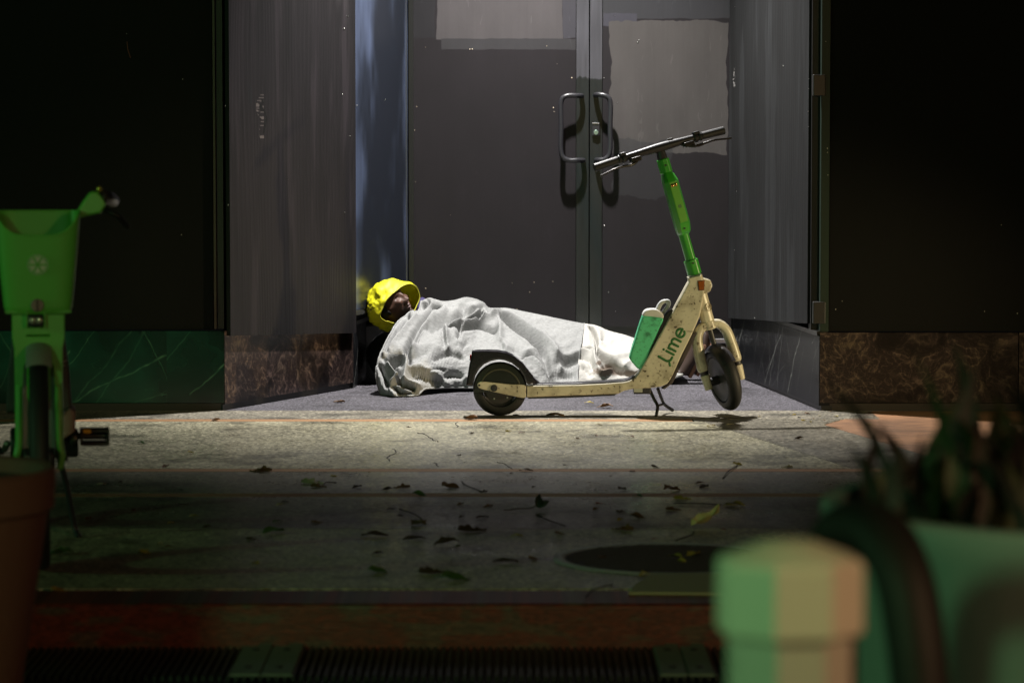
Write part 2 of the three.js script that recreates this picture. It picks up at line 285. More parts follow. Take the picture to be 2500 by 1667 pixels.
// --- left side of the recess
{
  const t = thing('doorway_side_wall', 'dark painted plywood above brown marble, beside the blue jamb', 'wall');
  const [a, b] = LS;
  obj('marble_slab', slab(a, b, 0.028, 0.36, 0.05), M.brownMarble, t);
  obj('plinth', slab(a, b, -0.03, 0.026, 0.05, { off: -0.012 }), M.black, t);
  const scar = onWall(631, 290, a, b), knot = onWall(597, 245, a, b), H0 = 0.3, H1 = 3.7, L = 1;
  const uvOf = (w) => [w.s, (w.q.y - H0) / (H1 - H0)], sc = uvOf(scar), kn = uvOf(knot);
  const scarLine = [[628, 262], [622, 275], [632, 285], [637, 303], [633, 322], [630, 336]].map(([x, y]) => uvOf(onWall(x, y, a, b)));
  const marks = [
    (u, v, c) => { const d = polyDist(u * 1.34, v * 3.4, scarLine.map((q) => [q[0] * 1.34, q[1] * 3.4])); if (d < 0.006 + 0.008 * vn(u * 90, v * 250, 3)) return [8, 8, 8]; if (d < 0.045 && u < sc[0] && vn(u * 20, v * 700, 5) > 0.62) return [84, 78, 76]; },
    (u, v, c) => { const d = Math.hypot((u - kn[0]) * 1.34, (v - kn[1]) * 1.7); if (d < 0.022) return [24, 24, 26]; },
    (u, v, c) => { const k = sst(0.52, 0.68, fbm(u * 7, v * 3.4, 171, 3)) * sst(0.4, 0.52, v); return [lerp(c[0], 86, k * 0.5), lerp(c[1], 82, k * 0.5), lerp(c[2], 84, k * 0.5)]; },
  ];
  obj('plywood_panel', slantSlab([a[0] + 0.006, a[1] - 0.02], [b[0] - 0.004, b[1] + 0.01], 0.338, 0.272, 3.7, 0.02, 0.022), mat([1, 1, 1], 0.6, { specularIntensity: 0.6, map: woodPanel([25, 22, 24], 141, marks), bumpMap: grainBump, bumpScale: 0.002 }), t);
  dots([[556, 500, 2.6], [841, 518, 2.6], [703, 438, 1.2], [840, 70, 3], [849, 40, 2], [855, 332, 1.6], [549, 258, 2], [836, 229, 2]], a, b, 0.024, M.screw, t);
}
// --- blue jamb between the side wall and the doors
{
  const t = thing('door_jamb', 'glossy blue painted door jamb with streaky brushwork over a black stone foot', 'jamb');
  const a = [-0.776, -1.236], b = [-0.535, -2.06];
  const blue = tex(512, 1024, (u, v) => { const s1 = fbm(u * 16, v * 1.6, 151, 4), s2 = fbm(u * 3.5, v * 5, 153, 4), k = 0.42 + 1.25 * sst(0.42, 0.74, s2) * (0.4 + 0.9 * s1); return [37 * k + 11, 42 * k + 13, 54 * k + 16]; });
  obj('painted_panel', slab(a, b, 0.38, 3.7, 0.03, { unit: true }), mat([1, 1, 1], 0.36, { map: blue }), t);
  obj('edge_strip', slab([-0.782, -1.225], [-0.775, -1.25], 0.36, 3.7, 0.03, { off: 0.006 }), mat([0.02, 0.02, 0.021], 0.3), t);
  obj('door_frame_post', box(-0.53, 0.27, -2.12, -0.505, 3.7, -2.06), M.black, t);
  obj('door_frame_post', box(-0.56, 0.27, -2.09, -0.538, 3.7, -2.03), mat([0.035, 0.035, 0.045], 0.3), t);
  obj('ledge', slab([-0.784, -1.21], [-0.7, -1.6], 0.355, 0.378, 0.12, { off: 0.012 }), mat([0.05, 0.05, 0.052], 0.3), t);
  obj('ledge', slab([-0.784, -1.21], [-0.728, -1.72], 0.305, 0.325, 0.1, { off: 0.008 }), mat([0.05, 0.05, 0.052], 0.3), t);
  obj('stone_foot', slab([-0.78, -1.232], [-0.736, -1.73], -0.02, 0.352, 0.1), M.blackMarble, t);
  obj('stone_base', slab([-0.736, -1.73], [-0.5, -2.08], -0.02, 0.27, 0.1), mat([0.06, 0.058, 0.06], 0.6), t);
  dots([[871, 258, 2.4], [940, 244, 1.4], [851, 39, 2]], a, b, 0.003, M.screw, t);
}
// --- the double doors
const doorPaint = (s, rect, patches) => tex(512, 1024, (u, v) => {
  const px = lerp(rect[0], rect[2], u), py = lerp(rect[3], rect[1], v);
  const n = fbm(u * 5, v * 8, s, 5), st = fbm(u * 60, v * 4, s + 3, 3), f = vn(u * 400, v * 400, s + 5);
  let k = 0.86 + 0.24 * n + 0.06 * (st - 0.5) + 0.06 * (f - 0.5), c = [28 * k, 25 * k, 28 * k];
  for (const [x0, y0, x1, y1, col, rag, op = 1] of patches) {
    const ex = (fbm(py * 0.02, 3.3, s + x0, 3) - 0.5) * rag, ey = (fbm(px * 0.03, 7.7, s + y1, 3) - 0.5) * rag * 0.7;
    const inside = Math.min(px - x0 - ex, x1 - ex * 0.8 - px, py - y0 - ey, y1 + ey - py);
    const m = sst(-0.8, 1.6, inside) * op * (0.97 + 0.03 * st), kk = 0.9 + 0.2 * n + 0.03 * (st - 0.5);
    c = [lerp(c[0], col[0] * kk, m), lerp(c[1], col[1] * kk, m), lerp(c[2], col[2] * kk, m)];
  }
  const scr = fbm(u * 60 + n * 9, v * 22, s + 11, 3); if (scr > 0.8) c = c.map((q) => q * 1.1);
  return c;
});
const PX = (px) => (px - 1250) / FOCAL * (CAM.z - ZD), HY = (py) => P(1250, py, ZD).y;
{
  const bottom = HY(797), top = 2.42;
  const topPx = 833.5 - FOCAL * Math.tan(Math.atan((top - CAM.y) / (CAM.z - ZD)) + PITCH), low = 797;
  const leaf = (label, x0, x1, b0, b1, s0, s1, patches, seedN) => {
    const t = thing('door', label, 'door');
    const rect = [b0, topPx, b1, low];
    obj('door_core', box(PX(x0), 0.02, ZD - 0.05, PX(x1), top, ZD - 0.012), M.black, t);
    const g = slab([PX(b0), ZD], [PX(b1), ZD], bottom, top, 0.011, { unit: true });
    obj('plywood_panel', g, mat([1, 1, 1], 0.52, { specularIntensity: 0.6, map: doorPaint(seedN, rect, patches), bumpMap: grainBump, bumpScale: 0.00012 }), t);
    const sp = tex(256, 1024, (u, v) => { const py = lerp(low, topPx, v), n = fbm(u * 4, v * 14, seedN + 70, 4), k = 0.85 + 0.3 * n, m = sst(-2, 3, (seedN === 501 ? 165 : 168) - py + (n - 0.5) * 12); return [lerp(27, 64, m) * k, lerp(30, 64, m) * k, lerp(31, 69, m) * k]; });
    obj('door_stile', slab([PX(s0), ZD + 0.004], [PX(s1), ZD + 0.004], bottom - 0.12, top, 0.03, { unit: true }), mat([1, 1, 1], 0.34, { map: sp }), t);
    return t;
  };
  const grey = [65, 62, 63];
  const L = leaf('dark grey plywood covered door leaf with a pale painted patch near its top edge, beside the blue jamb', 1003, 1437, 1008, 1405.5, 1407, 1437, [[1066, -400, 1374, 94, grey, 8], [1078, 92, 1406, 119, [46, 45, 47], 5], [1374, -400, 1406, 92, [52, 51, 56], 6], [1003, -400, 1064, 90, [31, 30, 33], 14]], 501);
  const R = leaf('dark grey plywood covered door leaf with a large pale paint patch and a key lock', 1440, 1790, 1471, 1787, 1440, 1469.5, [[1465, -400, 1790, 44, [46, 46, 49], 8], [1471, 30, 1555, 62, [54, 53, 60], 12], [1487, 48, 1776, 372, [66, 63, 62], 26], [1497, 340, 1640, 480, [46, 46, 48], 40, 0.6]], 601);
  // pull handles
  const hz = ZD + 0.004, hp = (x, y, z) => { const q = P(1340 + 0.2296 * x, 200 + 0.2296 * y, ZD + 0.06); return [q.x, q.y, hz + z]; };
  obj('handle', tube([hp(350, 150, 0), hp(345, 145, 0.04), hp(300, 145, 0.068), hp(200, 145, 0.078), hp(150, 168, 0.08), hp(130, 220, 0.08), hp(130, 480, 0.08), hp(130, 740, 0.08), hp(150, 800, 0.08), hp(205, 830, 0.078), hp(310, 832, 0.068), hp(362, 834, 0.04), hp(368, 838, 0)], 0.0128, 90, 14), M.blackMetal, L);
  obj('handle', tube([hp(500, 140, 0), hp(503, 135, 0.04), hp(530, 134, 0.068), hp(590, 142, 0.078), hp(640, 175, 0.08), hp(654, 230, 0.08), hp(652, 480, 0.08), hp(650, 730, 0.08), hp(635, 785, 0.08), hp(590, 822, 0.078), hp(540, 828, 0.068), hp(512, 830, 0.04), hp(508, 834, 0)], 0.0128, 90, 14), M.blackMetal, R);
  const k0 = P(1445.5, 299, ZD), k1 = P(1464, 331, ZD), lk = obj('lock', box(k0.x, k1.y, ZD + 0.006, k1.x, k0.y, ZD + 0.022, 0.003), M.blackMetal, R);
  const kc = P(1455, 323, ZD); obj('key_cylinder', cyl([kc.x, kc.y, ZD + 0.02], [kc.x, kc.y, ZD + 0.026], 0.0125, 0.0125, 20), mat([0.3, 0.42, 0.36], 0.3, { metalness: 0.8 }), lk);
  const kt = P(1454, 301, ZD); obj('face_plate', box(kt.x - 0.017, kt.y - 0.004, ZD + 0.02, kt.x + 0.017, kt.y + 0.001, ZD + 0.025), M.steel, lk);
  dots([[1396, 190, 2.6], [1351, 263, 2.6], [1147, 120, 2.6], [1153, 120, 2.4], [1017, 260, 2], [1012, 318, 2], [1014, 444, 1.6], [1099, 525, 1.4], [1353, 272, 1.4], [990 + 30, 708, 2.4], [1039, 704, 2.4], [1250, 691, 1.3], [1304, 689, 2], [1350, 687, 1.8], [1293, 713, 1.6], [1262, 754, 1.6], [1039, 115, 1.2], [1335, 112, 1.5], [1360, 156, 1.2]], [-1, ZD], [1, ZD], 0.001, mat([0.45, 0.38, 0.28], 0.7), L, 'paint_chip');
  dots([[1475, 190, 2], [1557, 103, 3], [1560, 98, 2], [1476, 551, 2.2], [1486, 713, 2.6], [1501, 38, 1.4], [1503, 760, 1.6], [1695, 700, 1.3], [1507, 250, 2], [1640, 480, 1.2]], [-1, ZD], [1, ZD], 0.001, M.screw, R);
  const th = thing('door_threshold', 'worn metal threshold strip under the doors', 'threshold');
  obj('strip', box(PX(1003), -0.01, ZD - 0.06, PX(1790), 0.035, ZD + 0.05, 0.006), mat([0.16, 0.16, 0.17], 0.4, { metalness: 0.7 }), th);
  obj('kick_rail', box(PX(1475), 0.16, ZD - 0.011, PX(1787), 0.185, ZD + 0.012, 0.004), mat([0.3, 0.3, 0.31], 0.35, { metalness: 0.8 }), th);
}
// --- right side of the recess
{
  const t = thing('doorway_side_wall', 'narrow dark plywood side wall above black white veined marble', 'wall');
  const [a, b] = RS;
  obj('marble_slab', slab([a[0] - 0.004, a[1] + 0.04], b, 0.022, 0.335, 0.05), M.blackMarble, t);
  obj('plinth', slab([a[0], a[1] + 0.04], b, -0.03, 0.02, 0.05, { off: -0.01 }), M.black, t);
  obj('ledge', slab([a[0], a[1] + 0.05], [b[0] - 0.003, b[1] - 0.02], 0.338, 0.358, 0.05, { off: 0.006 }), mat([0.02, 0.019, 0.017], 0.35), t);
  const k1 = onWall(1805, 190, a, b), k2 = onWall(1962, 520, a, b), uv = (w) => [w.s, (w.q.y - 0.3) / 3.4];
  const [g1, g2] = [uv(k1), uv(k2)];
  const marks = [
    (u, v, c) => { const d = Math.hypot((u - g1[0]) * 2.1 + 0.04 * (vn(v * 160, 2, 5) - 0.5), (v - g1[1]) * 1.9); if (d < 0.022 + 0.02 * vn(u * 60, v * 200, 8)) return vn(u * 90, v * 500, 9) > 0.52 ? [122, 120, 118] : [12, 12, 12]; },
    (u, v, c) => { const d = Math.hypot((u - g2[0]) * 2.1, (v - g2[1]) * 0.9); if (d < 0.03 * vn(u * 80, v * 260, 18)) return [14, 14, 15]; },
  ];
  obj('plywood_panel', slantSlab([a[0], a[1] + 0.02], [b[0] - 0.018, b[1] - 0.15], 0.292, 0.385, 3.7, 0.02, 0.024), mat([1, 1, 1], 0.72, { specularIntensity: 0.5, map: woodPanel([24, 25, 26], 161, marks), bumpMap: grainBump, bumpScale: 0.0012 }), t);
  dots([[1913, 161, 2.4], [1799, 467, 2], [1843, 776, 2.4], [1794, 610, 2], [1974, 272, 2], [1975, 309, 1.6], [1976, 192, 1.6], [1975, 216, 1.4], [1795, 16, 2]], a, b, 0.026, M.screw, t);
}
// --- right shop front
{
  const t = thing('shopfront_wall', 'black boarded shop front above rough looking brown marble slabs, with a dark green post', 'wall');
  obj('board_panel', slab([1.436, -0.02], [3.2, -0.02], 0.358, 4.4, 0.1), M.panel, t);
  obj('board_panel', slab([3.205, -0.02], [5.2, -0.02], 0.358, 4.4, 0.1), M.panel, t);
  obj('marble_slab', slab([1.394, 0], [2.29, 0], 0.034, 0.352, 0.05), M.brownMarble, t);
  obj('marble_slab', slab([2.294, 0], [4.3, 0], 0.034, 0.352, 0.05), M.brownMarble, t);
  obj('plinth', slab([1.4, -0.008], [4.3, -0.008], -0.03, 0.031, 0.05), mat([0.03, 0.02, 0.015], 0.6), t);
  obj('post', box(1.394, 0.358, -0.08, 1.432, 4.4, -0.006), mat([0.008, 0.022, 0.013], 0.45), t);
  obj('gap_backing', box(1.36, 0.36, -0.2, 1.392, 4.4, -0.1), M.black, t);
  for (const [y0, y1] of [[182, 234], [737, 790]]) { const p = P(1986, y1, 0.0), q = P(2016, y0, 0.0); obj('bracket', box(p.x, p.y, -0.05, q.x, q.y, 0.006, 0.003), mat([0.022, 0.022, 0.021], 0.35), t); }
  dots([[2017, 101, 1.6], [2021, 362, 2.4], [2021, 372, 2], [2022, 427, 1.8]], [1.394, -0.006], [1.432, -0.006], 0.001, M.chip, t, 'paint_chip');
  dots([[2041, 755, 2], [2405, 760, 1.8], [2485, 765, 2], [2057, 735, 1.4], [2446, 549, 1.6]], [1.43, -0.02], [3, -0.02], 0.001, M.chip, t, 'paint_chip');
}
// --- ceiling of the recess, header and walls that close it
{
  const t = thing('doorway_canopy', 'dark ceiling and header closing the recess above the doors', 'canopy');
  obj('ceiling', box(-1.5, 3.7, -2.4, 1.6, 3.8, 0.02), mat([0.1, 0.1, 0.1], 0.8), t);
  obj('header', box(-1.35, 3.22, -0.2, 1.43, 3.7, -0.1), M.panel, t);
  obj('transom_panel', box(-0.62, 2.43, ZD - 0.06, 1.2, 3.7, ZD - 0.015), M.panel, t);
  obj('back_wall', box(-1.5, -0.05, ZD - 0.3, 1.6, 3.7, ZD - 0.12), M.black, t);
  obj('upper_front', box(-5.2, 4.42, -0.1, 5.2, 7, -0.02), M.panel, t);
}
{
  const [x, y, z, I] = LAMP.door, t = thing('ceiling_downlight', 'round white downlight set in the ceiling of the recess', 'lamp');
  obj('housing', lathe([[0.055, 0.08], [0.09, 0.078], [0.095, 0.06], [0.07, 0.0], [0.06, 0.0], [0.05, 0.07]], 32).translate(x, 3.62, z), mat([0.6, 0.6, 0.6], 0.5), t);
  obj('lens', new THREE.CylinderGeometry(0.05, 0.05, 0.008, 32).translate(x, 3.66, z), mat([0.9, 0.9, 0.9], 0.5, { emissive: new THREE.Color(1, 0.96, 0.9), emissiveIntensity: 8 }), t);
  const l = new THREE.SpotLight(new THREE.Color(1, 0.965, 0.93), I, 0, 0.93, 1, 2);
  l.position.set(x, 3.615, z); l.target.position.set(x, 0, z + 0.02); l.castShadow = true; l.shadow.radius = 2.6; l.shadow.mapSize.set(2048, 2048);
  scene.add(l, l.target);
}
// ------------------------------------------------------------------ electric scooter
const ZS = 0.26;                                              // its middle plane
const grimeTex = tex(1024, 1024, (u, v) => {
  const n = fbm(u * 5, v * 5, 701, 5, 5), f = fbm(u * 40, v * 40, 703, 3, 40), s = fbm(u * 14 + n * 2, v * 70, 705, 3), spot = vn(u * 110, v * 110, 707, 110);
  let d = 0.3 * sst(0.5, 0.8, n) * (0.5 + f) + 0.7 * sst(0.68, 0.78, f) * sst(0.5, 0.66, n) + (s > 0.78 ? 0.3 : 0) + (spot > 0.965 ? 0.9 : 0) * sst(0.35, 0.5, n);
  d = clamp(d); return [lerp(206, 72, d), lerp(200, 62, d), lerp(178, 46, d)];
}, { repeat: [2.2, 2.2] });
const SM = {
  cream: mat([1, 1, 1], 0.38, { map: grimeTex, clearcoat: 0.3, clearcoatRoughness: 0.3 }),
  green: mat([0.035, 0.3, 0.02], 0.32, { clearcoat: 0.5, clearcoatRoughness: 0.25 }),
  greenPanel: mat([0.085, 0.3, 0.015], 0.42),
  teal: mat([1, 1, 1], 0.4, { map: tex(512, 512, (u, v) => { const n = fbm(u * 6, v * 6, 711, 5), k = sst(0.58, 0.85, n), s = sst(0.72, 0.8, fbm(u * 30, v * 30, 713, 3)) * 0.6; return [lerp(92, 40, clamp(k * 0.7 + s)), lerp(200, 96, clamp(k * 0.7 + s)), lerp(150, 66, clamp(k * 0.7 + s))]; }, { repeat: [5, 5] }) }),
  white: mat([0.62, 0.62, 0.59], 0.4), dark: mat([0.022, 0.021, 0.026], 0.4), gloss: mat([0.018, 0.017, 0.024], 0.2, { clearcoat: 0.6 }),
  letter: mat([0.03, 0.14, 0.035], 0.55), amber: mat([0.3, 0.075, 0.008], 0.2, { clearcoat: 1 }), lens: mat([0.85, 0.85, 0.85], 0.1, { clearcoat: 1 }),
  plate: mat([0.016, 0.02, 0.016], 0.16, { clearcoat: 0.8, clearcoatRoughness: 0.08 }),
};
{
  const t = thing('electric_scooter', 'cream and green electric kick scooter with black handlebar standing on its kickstand', 'scooter');
  const c6 = (x, y, z = ZS + 0.06) => P(1100 + 0.3401 * x, 650 + 0.3401 * y, z), c7 = (x, y, z) => P(1400 + 0.2678 * x, 300 + 0.2678 * y, z);
  const pl = (list, z) => list.map(([x, y]) => c6(x, y, z));
  const smoothPl = (list, z, n = 80) => spline(pl(list, z), n, true);
  // frame: deck and down tube, one piece of sheet
  const frame = obj('frame', extr(pl([[540, 858], [700, 855], [900, 852], [1100, 842], [1240, 832], [1285, 822], [1320, 802], [1345, 775], [1375, 728], [1430, 630], [1500, 502], [1600, 320], [1712, 112], [1706, 84], [1800, 62], [1812, 100], [1822, 190], [1806, 290], [1790, 362], [1735, 490], [1660, 640], [1604, 765], [1580, 812], [1556, 845], [1510, 866], [1420, 876], [1310, 882], [1250, 894], [1200, 918], [1000, 925], [800, 932], [540, 942]]), ZS - 0.058, ZS + 0.058, 0.007, 3), SM.cream, t);
  obj('edge_guard', extr(pl([[1520, 882], [1562, 848], [1606, 768], [1738, 492], [1765, 470], [1775, 486], [1722, 596], [1642, 748], [1596, 842], [1540, 884]]), ZS - 0.045, ZS + 0.045, 0.004), mat([0.06, 0.045, 0.045], 0.5), t);
  obj('seam', extr(pl([[544, 858], [549, 858], [549, 942], [544, 942]]), ZS + 0.0575, ZS + 0.0595, 0), SM.dark, frame);
  const dm = obj('deck_mat', extr(pl([[592, 849], [900, 843], [1240, 822], [1288, 811], [1320, 792], [1332, 797], [1292, 822], [1240, 833], [900, 853], [592, 859]]), ZS - 0.052, ZS + 0.05, 0.001, 1), SM.dark, t);
  for (let i = 0; i < 9; i++) { const z = ZS - 0.047 + i * 0.0115; obj('mat_rib', tube([c6(600, 850, z), c6(900, 844, z), c6(1240, 823, z), c6(1312, 798, z)], 0.0032, 24, 6), SM.dark, dm); }
  obj('deck_underside', extr(pl([[548, 940], [800, 933], [1000, 926], [1190, 920], [1180, 930], [800, 948], [560, 953]]), ZS - 0.05, ZS + 0.05, 0.003), SM.dark, t);
  for (const s of [1, -1]) {
    const z0 = ZS + s * 0.054;
    const arm = obj('rear_arm', extr(spline(pl([[192, 852], [196, 838], [212, 829], [300, 834], [420, 847], [538, 858], [538, 900], [538, 941], [440, 930], [330, 906], [220, 880], [200, 870]], ZS + 0.06), 70, true), z0 - 0.009, z0 + 0.009, 0.003), SM.cream, t);
    const b = c6(312, 873, z0), h = c6(206, 853, z0);
    obj('axle_bolt', [cyl([b.x, b.y, z0 + s * 0.008], [b.x, b.y, z0 + s * 0.015], 0.0155, 0.0155, 20), cyl([b.x, b.y, z0 + s * 0.014], [b.x, b.y, z0 + s * 0.018], 0.008, 0.008, 6)], SM.dark, arm);
    obj('bolt_hole', cyl([h.x, h.y, z0 + s * 0.0085], [h.x, h.y, z0 + s * 0.0105], 0.005, 0.005, 12), M.black, arm);
  }
  // rear wheel
  const tyre = (r, w) => { const q = []; for (let i = 0; i <= 20; i++) { const a = -Math.PI * 0.62 + i / 20 * Math.PI * 1.24; q.push([r - w * 0.55 + Math.cos(a) * w * 0.55, Math.sin(a) * w * 0.5]); } q.push(q[0].slice()); return new THREE.LatheGeometry(q.map((p) => new THREE.Vector2(...p)), 64); };
  const rim = (r, w) => [lathe([[0.018, -w * 0.42], [r * 0.5, -w * 0.36], [r * 0.86, -w * 0.3], [r, -w * 0.45], [r, w * 0.45], [r * 0.86, w * 0.3], [r * 0.5, w * 0.36], [0.018, w * 0.42], [0.018, -w * 0.42]], 48)];
  const rc = c6(355, 876, ZS), wheelAt = (geos, m) => { const g = merge(geos); g.applyMatrix4(m); return g; };
  const mR = new THREE.Matrix4().makeRotationX(Math.PI / 2).setPosition(rc.x, 0.1205, ZS);
  const rw = obj('rear_wheel', wheelAt(rim(0.075, 0.058), mR), mat([0.03, 0.03, 0.032], 0.45), t);
  obj('tyre', wheelAt([tyre(0.12, 0.056)], mR), M.rubber, rw);
  for (let i = 0; i < 5; i++) { const a = i * 1.2566 + 0.4; obj('rim_bolt', cyl([rc.x + Math.cos(a) * 0.05, 0.1205 + Math.sin(a) * 0.05, ZS + 0.018], [rc.x + Math.cos(a) * 0.05, 0.1205 + Math.sin(a) * 0.05, ZS + 0.026], 0.004, 0.004, 8), M.steel, rw); }
  // rear mudguard: an arched shell with side plates
  const arch = (o) => pl(o);
  const fend = obj('rear_mudguard', extr(arch([[112, 858], [122, 780], [136, 700], [150, 640], [150, 616], [158, 610], [260, 607], [335, 609], [400, 620], [450, 642], [515, 692], [570, 760], [605, 808], [640, 836], [560, 850], [540, 838], [524, 795], [490, 738], [440, 698], [390, 678], [345, 672], [290, 682], [240, 706], [205, 740], [178, 785], [160, 858]]), ZS - 0.043, ZS + 0.043, 0.008, 3), SM.gloss, t);
  for (const s of [1, -1]) { const z = ZS + s * 0.034, pts = []; for (let i = 0; i <= 30; i++) { const a = Math.PI * (-0.04 + 1.08 * i / 30); pts.push([rc.x + Math.cos(a) * 0.114, 0.121 + Math.sin(a) * 0.114]); } obj('side_plate', extr(pts, z - 0.002, z + 0.002, 0.0008, 1), SM.plate, fend); const ring = new THREE.TorusGeometry(0.088, 0.004, 8, 60, Math.PI * 1.02); ring.scale(1, 1, 0.5); ring.translate(rc.x, 0.121, z + s * 0.002); obj('reflection_ring', ring, mat([0.05, 0.05, 0.03], 0.4), fend); }  // olive ring stands in for a reflection on the glossy side plate
  const tl = c6(150, 655, ZS); obj('tail_light', box(tl.x - 0.008, tl.y - 0.012, ZS - 0.02, tl.x + 0.004, tl.y + 0.012, ZS + 0.02, 0.003), mat([0.35, 0.01, 0.01], 0.2), fend);
  // battery
  const bat = obj('battery', extr(spline(pl([[1384, 356], [1450, 362], [1528, 376], [1500, 450], [1440, 590], [1376, 736], [1352, 738], [1315, 702], [1287, 664], [1290, 640], [1330, 510], [1372, 380]], ZS + 0.05), 90, true), ZS - 0.05, ZS + 0.05, 0.008, 3), SM.teal, t);
  obj('battery_cap', extr(spline(pl([[1381, 358], [1390, 328], [1412, 313], [1475, 308], [1510, 326], [1532, 352], [1528, 378], [1450, 365]], ZS + 0.05), 60, true), ZS - 0.047, ZS + 0.047, 0.008, 3), SM.white, bat);
  obj('carry_handle', extr([...spline(pl([[1468, 362], [1482, 300], [1512, 256], [1550, 243], [1580, 250], [1582, 285], [1558, 322], [1528, 356]]), 40), ...spline(pl([[1508, 352], [1536, 314], [1556, 282], [1552, 268], [1530, 275], [1512, 305], [1500, 355]]), 40)], ZS - 0.032, ZS + 0.032, 0.004), mat([0.5, 0.51, 0.5], 0.4), bat);
  obj('cradle', extr(pl([[1530, 378], [1556, 336], [1590, 308], [1606, 322], [1500, 510], [1400, 690], [1378, 738], [1368, 748], [1440, 595]]), ZS - 0.046, ZS + 0.046, 0.003), SM.dark, t);
  // kickstand, two splayed legs with a cross bar
  const f1 = G(1603, 1020), f2 = G(1642, 1007.5);
  const ks = obj('kickstand', [tube([c6(1428, 880, ZS + 0.03), c6(1458, 945, ZS + 0.045), c6(1486, 1000, ZS + 0.06), [f1.x, 0.012, f1.z]], 0.0075, 24, 8), tube([c6(1490, 880, ZS - 0.01), c6(1512, 940, ZS - 0.05), c6(1538, 992, ZS - 0.1), [f2.x, 0.012, f2.z]], 0.0075, 24, 8), tube([c6(1486, 1002, ZS + 0.06), c6(1538, 988, ZS - 0.1)], 0.006, 4, 8)], mat([0.012, 0.011, 0.011], 0.4), t);
  const kb = c6(1345, 892, ZS); obj('stand_mount', box(kb.x - 0.02, kb.y - 0.012, ZS - 0.05, kb.x + 0.055, kb.y + 0.02, ZS + 0.05, 0.004), SM.dark, t);
  const kl = c6(1360, 893, ZS + 0.06); obj('mount_plate', box(kl.x - 0.026, kl.y - 0.008, ZS + 0.049, kl.x + 0.012, kl.y + 0.01, ZS + 0.053, 0.001), mat([0.4, 0.42, 0.36], 0.5), t);
  // ---- steering, turned towards the street
  const AL = 15.7 * Math.PI / 180, PH = 72 * Math.PI / 180;
  const up = V(-Math.sin(AL), Math.cos(AL), 0), fw = V(Math.cos(PH) * Math.cos(AL), Math.cos(PH) * Math.sin(AL), Math.sin(PH)), rt = fw.clone().cross(up);
  const O = P(1697, 672, ZS), mS = new THREE.Matrix4().makeBasis(fw, up, rt).setPosition(O);
  const mF = new THREE.Matrix4().makeBasis(V(Math.cos(AL), Math.sin(AL), 0), up, V(0, 0, 1)).setPosition(O);
  const st = (g) => { const q = Array.isArray(g) ? merge(g) : g; q.applyMatrix4(mS); return q; };
  const ax = (y0, y1, r0, r1 = r0) => cyl([0, y0, 0], [0, y1, 0], r0, r1, 28);
  // head tube and nose belong to the frame
  const hd = obj('head_tube', (() => { const q = ax(-0.215, 0, 0.0305, 0.032); q.applyMatrix4(mF); return metreUV(q); })(), SM.cream, t);
  obj('emblem', (() => { const q = new THREE.TorusGeometry(0.017, 0.0018, 6, 30), gs = [q]; for (let i = 0; i < 3; i++) { const a = i * Math.PI / 3; gs.push(cyl([-Math.cos(a) * 0.013, -Math.sin(a) * 0.013, 0], [Math.cos(a) * 0.013, Math.sin(a) * 0.013, 0], 0.0015, 0.0015, 6)); } const m = merge(gs); m.rotateY(0.75); m.translate(0.02, -0.15, 0.0225); m.applyMatrix4(mF); return m; })(), mat([0.25, 0.2, 0.1], 0.6), hd);
  const nose = obj('headlight_housing', extr(spline(pl([[1795, 78], [1830, 88], [1862, 98], [1872, 108], [1871, 170], [1858, 186], [1815, 196], [1795, 160]], ZS + 0.03), 50, true), ZS - 0.03, ZS + 0.03, 0.008, 3), SM.cream, t);
  const hl = c6(1868, 138, ZS); obj('headlight', (() => { const q = new THREE.SphereGeometry(1, 24, 16); q.scale(0.008, 0.0135, 0.024); q.translate(hl.x, hl.y, ZS); return q; })(), SM.lens, nose);
  const am = pl([[1778, 108], [1822, 104], [1818, 168], [1786, 170]], ZS + 0.06); obj('side_reflector', extr(am, ZS + 0.0565, ZS + 0.062, 0.0018), SM.amber, frame);
  obj('reflector_rim', extr(pl([[1773, 103], [1827, 99], [1823, 173], [1781, 175]], ZS + 0.06), ZS + 0.0565, ZS + 0.0595, 0.001), mat([0.09, 0.03, 0.01], 0.4), frame);
  obj('lower_collar', st(ax(0.003, 0.072, 0.0325)), SM.green, t);
  obj('stem_tube', st(ax(0.07, 0.2, 0.0235)), SM.green, t);
  // control box with chamfered front panel
  const cb = obj('control_box', st(toCreasedNormals((() => {
    const prof = [[0.188, 0.024, 0.022], [0.2, 0.03, 0.036], [0.235, 0.034, 0.05], [0.43, 0.034, 0.05], [0.462, 0.026, 0.034], [0.474, 0.02, 0.026]];
    const ring = (w, d) => [[-0.026, -w * 0.7], [d * 0.6, -w], [d, -w * 0.62], [d, w * 0.62], [d * 0.6, w], [-0.026, w * 0.7]];
    const pos = [], idx = [], n = 6; prof.forEach(([y, w, d]) => ring(w, d).forEach(([x, z]) => pos.push(x, y, z)));
    for (let k = 0; k + 1 < prof.length; k++) for (let i = 0; i < n; i++) { const a = k * n + i, b = k * n + (i + 1) % n; idx.push(a, a + n, b, b, a + n, b + n); }
    for (let i = 1; i + 1 < n; i++) { idx.push(0, i, i + 1); const o = (prof.length - 1) * n; idx.push(o, o + i + 1, o + i); }
    const g = new THREE.BufferGeometry(); g.setAttribute('position', new THREE.Float32BufferAttribute(pos, 3)); g.setIndex(idx); g.computeVertexNormals(); return g;
  })(), 0.3)), SM.green, t);
  obj('front_panel', st(new RoundedBoxGeometry(0.003, 0.185, 0.038, 2, 0.0014).translate(0.0505, 0.335, 0)), SM.greenPanel, cb);
  obj('panel_badge', st(cyl([0.0515, 0.315, 0], [0.0527, 0.315, 0], 0.0085, 0.0085, 24)), mat([0.05, 0.14, 0.03], 0.5), cb);
